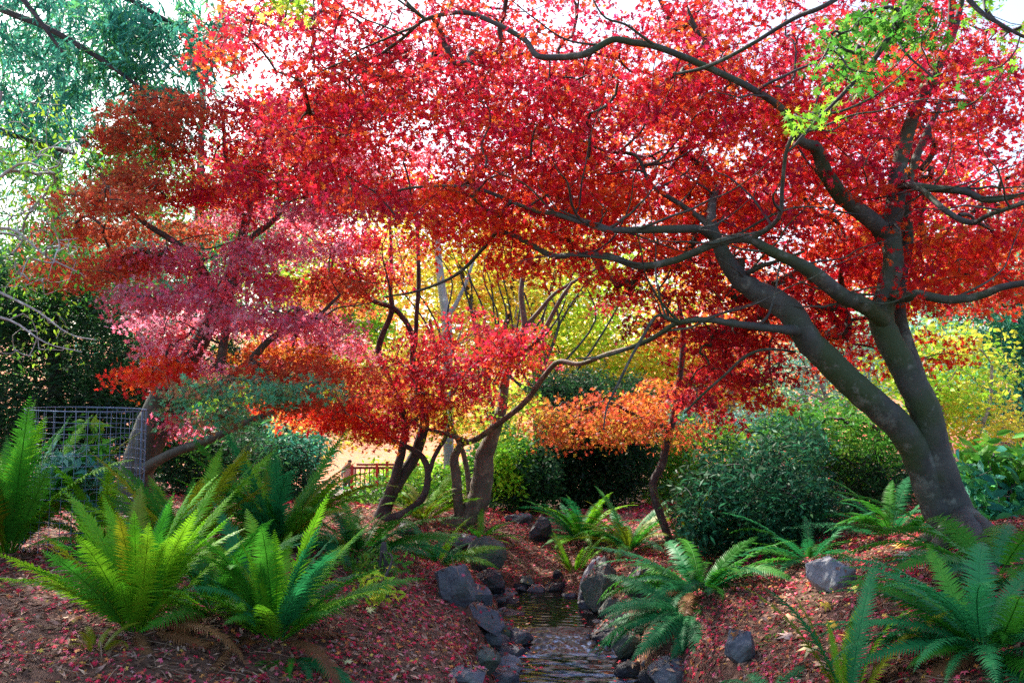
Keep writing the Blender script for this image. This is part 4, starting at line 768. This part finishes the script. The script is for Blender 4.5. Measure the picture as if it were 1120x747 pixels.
# ------------------------------------------------------------------ ferns
def frond_mesh(name, arch, seed, L=1.0, npin=40, wid=.112):
    rg = np.random.default_rng(seed); V, F = [], []; n = npin + 10
    s = np.linspace(0, 1, n); ang = arch * (s ** 1.5); side = .25 * rg.normal() * s * s
    pos = np.zeros((n, 3)); 
    for i_ in range(1, n):
        a = -ang[i_]; st = L / (n - 1); b_ = side[i_]
        pos[i_] = pos[i_ - 1] + st * np.array([math.cos(a) * math.cos(b_), math.cos(a) * math.sin(b_), math.sin(a)])
    tb = TB(); tb.tube(pos, np.interp(s, [0, .6, 1], [.0045, .0028, .0008]), 4)
    V = [tb.V[0]]; F = [tb.F[0]]; off = tb.n; tan = unit(np.gradient(pos, axis=0))
    for i_ in range(7, n - 1):
        f = (i_ - 7) / (n - 8); ln = wid * (min(1, .55 + f * 2.6) if f < .2 else 1) * (1 - max(0, f - .35) / .65 * .0) * (max(.06, 1 - ((f - .3) / .72) ** 2) if f > .3 else 1)
        for sd_ in (-1, 1):
            t_ = tan[i_]; y_ = unit(np.cross([0, 0, 1], t_)) * sd_; z_ = unit(np.cross(t_, y_ * sd_))
            l = ln * rg.uniform(.9, 1.08); d_ = unit(y_ + t_ * (.30 + .35 * f) + z_ * rg.normal(.05, .10)); wd = min(.016, ln * .22 + .003)
            p = pos[i_]; tipp = p + d_ * l - z_ * l * rg.uniform(.08, .26) + t_ * l * .10; m1_ = p + d_ * l * .45 + z_ * .003
            q = np.array([p - t_ * wd * .55, p + t_ * wd * .75, m1_ + t_ * wd * .55, m1_ - t_ * wd * .5, tipp])
            V.append(q); F.append(np.array([(off, off + 1, off + 2, off + 3), (off + 3, off + 2, off + 4, off + 4)])[:1]); TRI.append((off + 3, off + 2, off + 4)); off += 5
    return np.concatenate(V), np.concatenate(F)
FR = {}
def frond(arch_k, col, v):
    key = (arch_k, col, v)
    if key not in FR:
        global TRI
        TRI = []
        V, F = frond_mesh('frond', [.35, .75, 1.15, 1.7][arch_k], 11 + 7 * arch_k + v)
        me = mesh_np('frond', V, [F, np.array(TRI)]); me.materials.append(M_FR[col]); FR[key] = me
    return FR[key]
def fern(label, px, py, n, L, erect, az=None, spread=360, cols=('green',), archs=(0, 1, 2), d=None, group='sword ferns on the banks', name='fern', dead=0, tipup=0, roll=34):
    n = int(n * 1.75)
    b = G(px, py) if d is None else Vector(Pn(px, py, d).tolist()); root = empty(name, b); tag(root, label, 'fern', group)
    for k in range(n + dead):
        isd = k >= n; col = 'brown' if isd else random.choice(cols); ak = random.choice(archs) if not isd else 3
        a = (az + random.uniform(-.5, .5) * spread) if az is not None else (k * 137.5 + random.uniform(-18, 18))
        o = bpy.data.objects.new('frond', frond(ak, col, random.randrange(2))); C.objects.link(o); o.parent = root
        el = random.uniform(*erect) if not isd else random.uniform(-5, 25); l = L * random.uniform(.62, 1.2) * (.8 if isd else 1)
        o.rotation_mode = 'XYZ'
        Mx = Matrix.Rotation(R(a), 4, 'Z') @ Matrix.Rotation(-R(el), 4, 'Y') @ Matrix.Rotation(R(random.uniform(-roll, roll)), 4, 'X')
        o.rotation_euler = Mx.to_euler(); o.scale = (l, l * random.uniform(.85, 1.1), l)
        rr = .05; o.location = (math.cos(R(a)) * rr * random.random(), math.sin(R(a)) * rr * random.random(), -.02)
        if isd: o['label'] = 'withered brown frond'
    return root
fern('big upright lime fern at the left with dead fronds round its foot', 150, 690, 32, .80, (42, 84), cols=('lime', 'lime', 'lime', 'olive', 'green'), archs=(0, 0, 1, 1), dead=14)
fern('tall green fern on the mound edge right of the big lime fern', 300, 700, 26, .80, (35, 80), cols=('green', 'lime', 'teal'), archs=(0, 1, 1, 2), dead=12)
fern('olive green fern cut by the left edge of the picture', 8, 606, 26, 1.28, (48, 82), cols=('olive', 'lime', 'lime', 'green'), archs=(0, 0, 1, 1), dead=3)
fern('wide spreading fern in the middle of the left fern bed', 305, 600, 34, 1.0, (22, 72), cols=('green', 'lime', 'teal', 'olive'), archs=(0, 1, 2))
fern('shady green fern filling the gap between the two front left ferns', 235, 668, 20, .72, (20, 72), cols=('green', 'teal', 'lime'), archs=(1, 1, 2), dead=8)
fern('lime fern standing just outside the wire cage', 118, 600, 18, .8, (30, 75), cols=('lime', 'green'), archs=(0, 1, 2))
fern('fern behind the big lime fern below the wire cage', 200, 610, 24, .95, (35, 75), cols=('lime', 'olive', 'green'), archs=(0, 1, 2))
fern('bluish arching fern at the right end of the left bed', 395, 606, 24, .85, (15, 60), cols=('teal', 'green', 'green'), archs=(1, 2))
fern('small splayed fern above the largest slanting boulder', 478, 616, 18, .62, (20, 65), cols=('green', 'lime', 'teal'), archs=(1, 1, 2), roll=30)
fern('yellowish fern between the two dark maple stems', 463, 568, 16, .70, (25, 70), cols=('olive', 'lime'), archs=(1, 2))
fern('small fern at the foot of the swept maple base', 524, 592, 14, .5, (15, 60), cols=('green', 'lime'), archs=(1, 2))
fern('arching fern in front of the dark clipped yew', 635, 590, 26, .78, (18, 70), cols=('green', 'teal', 'lime'), archs=(1, 2))
fern('fern left of the slender bent maple stem', 688, 603, 22, .78, (25, 70), cols=('green', 'olive', 'teal'), archs=(1, 1, 2))
fern('narrow upright yellow-green fern on the leafy slope above the pool', 628, 626, 9, .52, (45, 80), cols=('lime', 'olive'), archs=(0, 1), dead=4)
fern('drooping teal fern spilling over the right bank to the water', 765, 648, 34, .80, (5, 50), cols=('teal', 'teal', 'green'), archs=(1, 2, 2, 3), dead=6)
fern('teal fern fronds hanging down beside the lower pool', 752, 668, 16, .72, (-10, 30), az=205, spread=130, cols=('teal',), archs=(1, 2, 2))
fern('pair of upright olive fronds at the left of the dark teal bush', 756, 618, 5, .72, (70, 86), cols=('olive',), archs=(0, 0), dead=2)
fern('low fern in front of the dark teal rhododendron', 885, 612, 16, .75, (8, 50), cols=('green', 'teal'), archs=(1, 2))
fern('dark fern between the bushes and the forked trunk', 975, 585, 16, .7, (15, 60), cols=('green', 'teal'), archs=(1, 2))
fern('large blue-green fern filling the lower right corner', 1080, 712, 38, .72, (5, 62), cols=('teal', 'teal', 'green'), archs=(1, 2, 2), dead=4)
fern('long thin fronded fern at the root of the big trunk', 1092, 628, 20, .85, (12, 45), cols=('teal', 'green'), archs=(1, 2))
fern('yellow-green fern beyond the big trunk at the right edge', 1100, 560, 22, .85, (30, 75), cols=('olive', 'lime'), archs=(1, 2))
fern('single file of upright fronds rising at the bottom right of the picture', 925, 768, 5, .58, (60, 86), cols=('olive', 'lime', 'teal'), archs=(0, 0, 1), az=60, spread=200)
fern('low bluish fern at the bottom below the squat rock', 850, 775, 9, .5, (15, 45), cols=('teal',), archs=(2, 3))
fern('small dark fern hanging on the shady mound below the tall green fern', 318, 716, 8, .42, (-10, 30), az=290, spread=140, cols=('teal', 'green'), archs=(1, 2))
fern('pale withering fern on bare mulch at the bottom left', 105, 712, 6, .26, (30, 75), cols=('olive', 'brown'), archs=(2, 3))

# ------------------------------------------------------------------ wire cage
cb = Pn(90, 560, 7.35); cz0 = float(H(cb[0:1], cb[1:2])[0]); top = Pn(88, 448, 7.35)[2]; rc = .455; hh = top - cz0
cage = empty('wire_cage', (cb[0], cb[1], cz0)); tag(cage, 'round grey wire mesh cage open at the top protecting a plant', 'plant cage'); cage.rotation_euler = (R(1), R(1.5), 0)
tb = TB(); nv = 34; nh = int(hh / .085)
for k in range(nv):
    a = 2 * math.pi * k / nv; tb.tube([(rc * math.cos(a), rc * math.sin(a), 0), (rc * math.cos(a) * 1.0, rc * math.sin(a) * 1.0, hh)], .0021, 4)
for k in range(nh + 1):
    z = hh - k * .085
    tb.tube([(rc * math.cos(a) * (1 + .004 * math.sin(5 * a + k)), rc * math.sin(a), z + .004 * math.sin(3 * a + k)) for a in np.linspace(0, 2 * math.pi, 49)], .0021, 4)
M_WIRE = simple_mat('galvanised_wire', (.17, .22, .36), .5, .2); tb.build('mesh_panel', M_WIRE, cage)
tb = TB(); tb.tube([(rc * math.cos(a), rc * math.sin(a), hh + .004) for a in np.linspace(0, 2 * math.pi, 49)], .0045, 6); tb.build('rim', M_WIRE, cage)
tb = TB(); tb.tube([(rc * .995, 0, 0), (rc * .995, 0, hh)], .006, 6); tb.build('seam', M_WIRE, cage)

# ------------------------------------------------------------------ red bridge and visitor far behind
M_RED = simple_mat('red_paint', (.62, .03, .03), .5); M_REDD = simple_mat('dark_red_paint', (.28, .03, .03), .6)
def box(V, F, c, s):
    o = len(V); 
    for dx in (-1, 1):
        for dy in (-1, 1):
            for dz in (-1, 1): V.append((c[0] + dx * s[0], c[1] + dy * s[1], c[2] + dz * s[2]))
    F += [(o, o + 1, o + 3, o + 2), (o + 4, o + 6, o + 7, o + 5), (o, o + 4, o + 5, o + 1), (o + 2, o + 3, o + 7, o + 6), (o, o + 2, o + 6, o + 4), (o + 1, o + 5, o + 7, o + 3)]
dB = 24.0; br = empty('foot_bridge', Pn(418, 545, dB)); tag(br, 'small red railed footbridge glimpsed behind the forked maple stems', 'bridge')
B0 = np.array(br.location); sc_ = dB / FPX
def bx(name, mat, items):
    V, F = [], []
    for c, s_ in items: box(V, F, c, s_)
    o = link(mesh_np(name, V, [np.array(F)]), name, mat, br); m = o.modifiers.new('bevel', 'BEVEL'); m.width = .008; return o
for X0, hgt in ((385, 36), (412, 38), (423, 40), (449, 40)):
    bx('post', M_RED, [(((X0 - 418) * sc_, 0, hgt / 2 * sc_), (.035, .035, hgt / 2 * sc_))])
bx('rail', M_REDD, [((0, 0, 33 * sc_), (36 * sc_, .03, .03))]); bx('lower_rail', M_REDD, [((0, 0, 5 * sc_), (36 * sc_, .025, .025))])
bx('baluster', M_REDD, [(((x_ - 418) * sc_, 0, 19 * sc_), (.015, .015, 13 * sc_)) for x_ in range(389, 449, 5) if x_ not in (412, 423)])
bx('deck', simple_mat('deck_boards', (.30, .2, .16), .8), [((0, .55, -.03), (36 * sc_, .55, .04))])
bx('far_rail', M_REDD, [((0, 1.1, 33 * sc_), (36 * sc_, .03, .03))])

def skin(name, pts, edges, rads, mat, parent, sub=2):
    me = bpy.data.meshes.new(name); me.from_pydata(pts, edges, []); o = bpy.data.objects.new(name, me); C.objects.link(o); o.parent = parent
    m = o.modifiers.new('s', 'SKIN'); 
    for v, r_ in zip(me.skin_vertices[0].data, rads): v.radius = (r_, r_ * .85)
    me.skin_vertices[0].data[0].use_root = True
    s_ = o.modifiers.new('d', 'SUBSURF'); s_.levels = sub; s_.render_levels = sub; me.materials.append(mat); return o
pb = Pn(380, 551, dB + .35); per = empty('person', (pb[0], pb[1], pb[2])); tag(per, 'person in pale pink top leaning over the red bridge rail', 'person')
Msk = simple_mat('skin', (.5, .3, .22)); Mpk = simple_mat('pink_cloth', (.88, .66, .72), .8); Mtr = simple_mat('dark_trousers', (.10, .10, .14), .8); Mhr = simple_mat('dark_hair', (.02, .015, .015), .6)
k_ = .74
def sc3(L): return [(x * k_, y * k_, z * k_) for x, y, z in L]
skin('body', sc3([(0, 0, .92), (.03, -.04, 1.15), (.06, -.12, 1.36), (.08, -.18, 1.47), (.09, -.20, 1.56), (-.12, -.12, 1.34), (-.16, -.25, 1.12), (-.10, -.38, .98), (.22, -.12, 1.34), (.28, -.25, 1.12), (.20, -.38, .98), (-.09, 0, .86), (-.10, -.02, .48), (-.10, .02, .06), (-.10, -.14, .03), (.09, 0, .86), (.10, -.02, .48), (.10, .02, .06), (.10, -.14, .03)]),
     [(0, 1), (1, 2), (2, 3), (3, 4), (2, 5), (5, 6), (6, 7), (2, 8), (8, 9), (9, 10), (0, 11), (11, 12), (12, 13), (13, 14), (0, 15), (15, 16), (16, 17), (17, 18)], [x * k_ for x in [.13, .13, .14, .06, .085, .06, .045, .03, .06, .045, .03, .085, .06, .045, .035, .085, .06, .045, .035]], Msk, per)
skin('jacket', sc3([(0, 0, .88), (.03, -.04, 1.15), (.06, -.12, 1.37), (-.12, -.12, 1.34), (-.16, -.25, 1.12), (-.12, -.35, 1.0), (.22, -.12, 1.34), (.28, -.25, 1.12), (.22, -.35, 1.0)]), [(0, 1), (1, 2), (2, 3), (3, 4), (4, 5), (2, 6), (6, 7), (7, 8)], [x * k_ for x in [.165, .155, .165, .085, .065, .05, .085, .065, .05]], Mpk, per)
skin('trousers', sc3([(0, 0, .90), (-.09, 0, .84), (-.10, -.02, .48), (-.10, .02, .08), (.09, 0, .84), (.10, -.02, .48), (.10, .02, .08)]), [(0, 1), (1, 2), (2, 3), (0, 4), (4, 5), (5, 6)], [x * k_ for x in [.14, .10, .075, .06, .10, .075, .06]], Mtr, per)
skin('hair', sc3([(.09, -.16, 1.60), (.09, -.12, 1.56), (.09, -.11, 1.48)]), [(0, 1), (1, 2)], [x * k_ for x in [.09, .095, .06]], Mhr, per)

# ------------------------------------------------------------------ leaf litter over ground and rocks
dg = bpy.context.evaluated_depsgraph_get()
bv = [np.asarray(GV)]; fc = [GF.tolist()]; off = len(GV); polys = GF.tolist()
verts = GV.tolist(); rockstart = len(polys)
for o in SOLIDS:
    Mx = Matrix.LocRotScale(o.location, o.rotation_euler, None); n0 = len(verts)
    verts += [tuple(Mx @ v.co) for v in o.data.vertices]; polys += [[n0 + k for k in p.vertices] for p in o.data.polygons]
bvh = BVHTree.FromPolygons(verts, polys, all_triangles=False)
def scatter(n, xr, yr, keep):
    x = RNG.uniform(*xr, n); y = yr[0] + (yr[1] - yr[0]) * RNG.random(n) ** 1.25; m = keep(x, y); out = []; nr = []
    for a, b_ in zip(x[m], y[m]):
        h = bvh.ray_cast(Vector((a, b_, 3)), Vector((0, 0, -1)), 6)
        if h[0] is None: continue
        if h[2] >= rockstart and (h[1].z < .55 or random.random() < .55): continue
        if h[0].z < water_z(np.array(b_)) + .02: continue
        out.append(h[0][:]); nr.append(h[1][:])
    return np.array(out), np.array(nr)
def fan(x, y): return np.abs(x) < y * .72 + .8
pt, nr = scatter(200000, (-7, 7), (3.2, 12.5), fan)
lw = pt[:, 0] < -1.0 - (pt[:, 1] < 5.6) * .2
dens = np.where(lw, .62, 1.0) * np.clip(.55 + 1.3 * (vnoise(pt[:, 0], pt[:, 1], 3.7, 1) + vnoise(pt[:, 0], pt[:, 1], 9, 4) * .8), .3, 1) * np.where((pt[:, 0] > -1.6) & (pt[:, 0] < .1) & (pt[:, 1] < 8), 1.5, 1); m = RNG.random(len(pt)) < dens; pt, nr = pt[m], nr[m]; n = len(pt)
cl = pick('litter', n); lit = leaves('fallen_leaves', pt + np.array([0, 0, .008]) + RNG.random((n, 1)) * [0, 0, .012], nr + RNG.normal(0, .38, (n, 3)), RNG.normal(0, 1, (n, 3)), RNG.uniform(.028, .06, n), cl, T_MAP5, M_LITTER)
tag(lit, 'red and pink maple leaves strewn over the banks', 'fallen leaves', kind='stuff')
pt, nr = scatter(60000, (-6, 6), (3.0, 11), fan); n = len(pt)
ch = leaves('bark_mulch', pt + np.array([0, 0, .006]), nr + RNG.normal(0, .3, (n, 3)), RNG.normal(0, 1, (n, 3)), RNG.uniform(.025, .10, n), pick('mulch', n), T_LONG, M_LITTER)
tag(ch, 'brown bark chips and needles covering the soil', 'mulch', kind='stuff')
pt, nr = scatter(30000, (-5, 5), (3.2, 10), fan)
m = (vnoise(pt[:, 0], pt[:, 1], 2.9, 7) + vnoise(pt[:, 0], pt[:, 1], 7.3, 3) * .6) > .42; pt, nr = pt[m], nr[m]; n = len(pt)
gc = leaves('ground_cover', pt + np.array([0, 0, .015]) + RNG.random((n, 1)) * [0, 0, .03], nr + RNG.normal(0, .5, (n, 3)), RNG.normal(0, 1, (n, 3)), RNG.uniform(.012, .035, n), pick('green', n), T_OVAL, M_FOL)
tag(gc, 'tiny green seedlings and moss sprouting between the fallen leaves', 'ground cover', kind='stuff')
yl = RNG.uniform(5.6, 8.7, 150); sd_ = RNG.choice([-1, 1], 150); xl = np.interp(yl, SY, SX) + sd_ * np.interp(yl, SY, SW) * np.sqrt(RNG.uniform(.25, 1, 150))
fw_ = leaves('floating_leaves', np.stack([xl, yl, water_z(yl) + .016], -1), RNG.normal(0, .12, (150, 3)) + [0, 0, 1], RNG.normal(0, 1, (150, 3)), RNG.uniform(.035, .06, 150), pick('litter', 150), T_MAP5, M_LITTER)
tag(fw_, 'red and yellow leaves drifting along the stream edges', 'floating leaves', kind='stuff')
# far litter, coarser
pt, nr = scatter(26000, (-12, 12), (11, 30), lambda x, y: np.abs(x) < y * .7); n = len(pt)
fl = leaves('fallen_leaves', pt + np.array([0, 0, .02]), nr + RNG.normal(0, .3, (n, 3)), RNG.normal(0, 1, (n, 3)), RNG.uniform(.06, .11, n), pick('litter', n), T_RH, M_LITTER)
tag(fl, 'pink and rust leaves carpeting the ground beyond the maples', 'fallen leaves', kind='stuff')
# dry twigs and fern stalks lying about
tb = TB(); pt, nr = scatter(4200, (-5, 5), (3.3, 9), fan)
for p, n_ in zip(pt, nr):
    a = random.uniform(0, 6.28); L = random.uniform(.06, .28); dv = np.array([math.cos(a), math.sin(a), 0]); dv -= n_ * dv.dot(n_); q = [p + dv * L * f + np.array([0, 0, .01 + .012 * math.sin(3 * f)]) + RNG.normal(0, .006, 3) for f in np.linspace(-.5, .5, 5)]
    tb.tube(q, random.uniform(.0012, .0032), 4)
tw = tb.build('dry_twigs', simple_mat('dry_twig', (.26, .16, .11), .85, nscale=3, var=.6)); tag(tw, 'dry twigs and stalks scattered on the banks', 'twigs', kind='stuff')

BIG = [(886, 716, .10, 'pale cream fallen maple leaf near the bottom of the right bank', (.80, .62, .28)), (905, 668, .085, 'yellow fallen leaf below the pale angular rock', (.78, .52, .05)), (868, 682, .10, 'salmon fallen leaf between the squat rock and the yellow ones', (.72, .38, .2)),
       (990, 612, .10, 'whitish upturned fallen leaf on the right bank near the trunk', (.75, .72, .55)), (985, 601, .10, 'orange-yellow fallen leaf next to the whitish one', (.8, .42, .04)), (912, 690, .08, 'golden fallen leaf beside the upright fern frond', (.8, .5, .05)),
       (935, 650, .07, 'greenish yellow fallen leaf right of the pale angular rock', (.6, .6, .1)), (900, 733, .08, 'peach fallen leaf at the bottom edge of the right bank', (.75, .42, .25)), (860, 700, .08, 'cream pink fallen leaf right of the squat grey rock', (.75, .5, .4)),
       (930, 702, .08, 'amber fallen leaf against the large blue-green fern', (.78, .38, .04)), (405, 672, .06, 'lone pale yellow leaf on the left mound', (.7, .66, .3)), (380, 730, .05, 'small cream leaf low on the left mound', (.68, .6, .3))]
for px, py, sz, lab, colr in BIG:
    q = G(px, py); n_ = Vector((random.uniform(-.25, .25), -.45, 1)).normalized(); V, F = T_MAP7; 
    me = mesh_np('fallen_maple_leaf', V * sz * 2.0 + np.array([0, 0, .0]), [F], smooth=False); m = simple_mat('fallen_leaf', colr, .6, nscale=20, var=.2)
    o = link(me, 'fallen_maple_leaf', m); o.location = q + Vector((0, 0, .03)); o.rotation_euler = (n_.to_track_quat('Z', 'Y') @ Matrix.Rotation(random.uniform(0, 6), 3, 'Z').to_quaternion()).to_euler()
    sm = o.modifiers.new('t', 'SOLIDIFY'); sm.thickness = .0012
    tag(o, lab, 'fallen leaf', 'large leaves fallen on the banks')
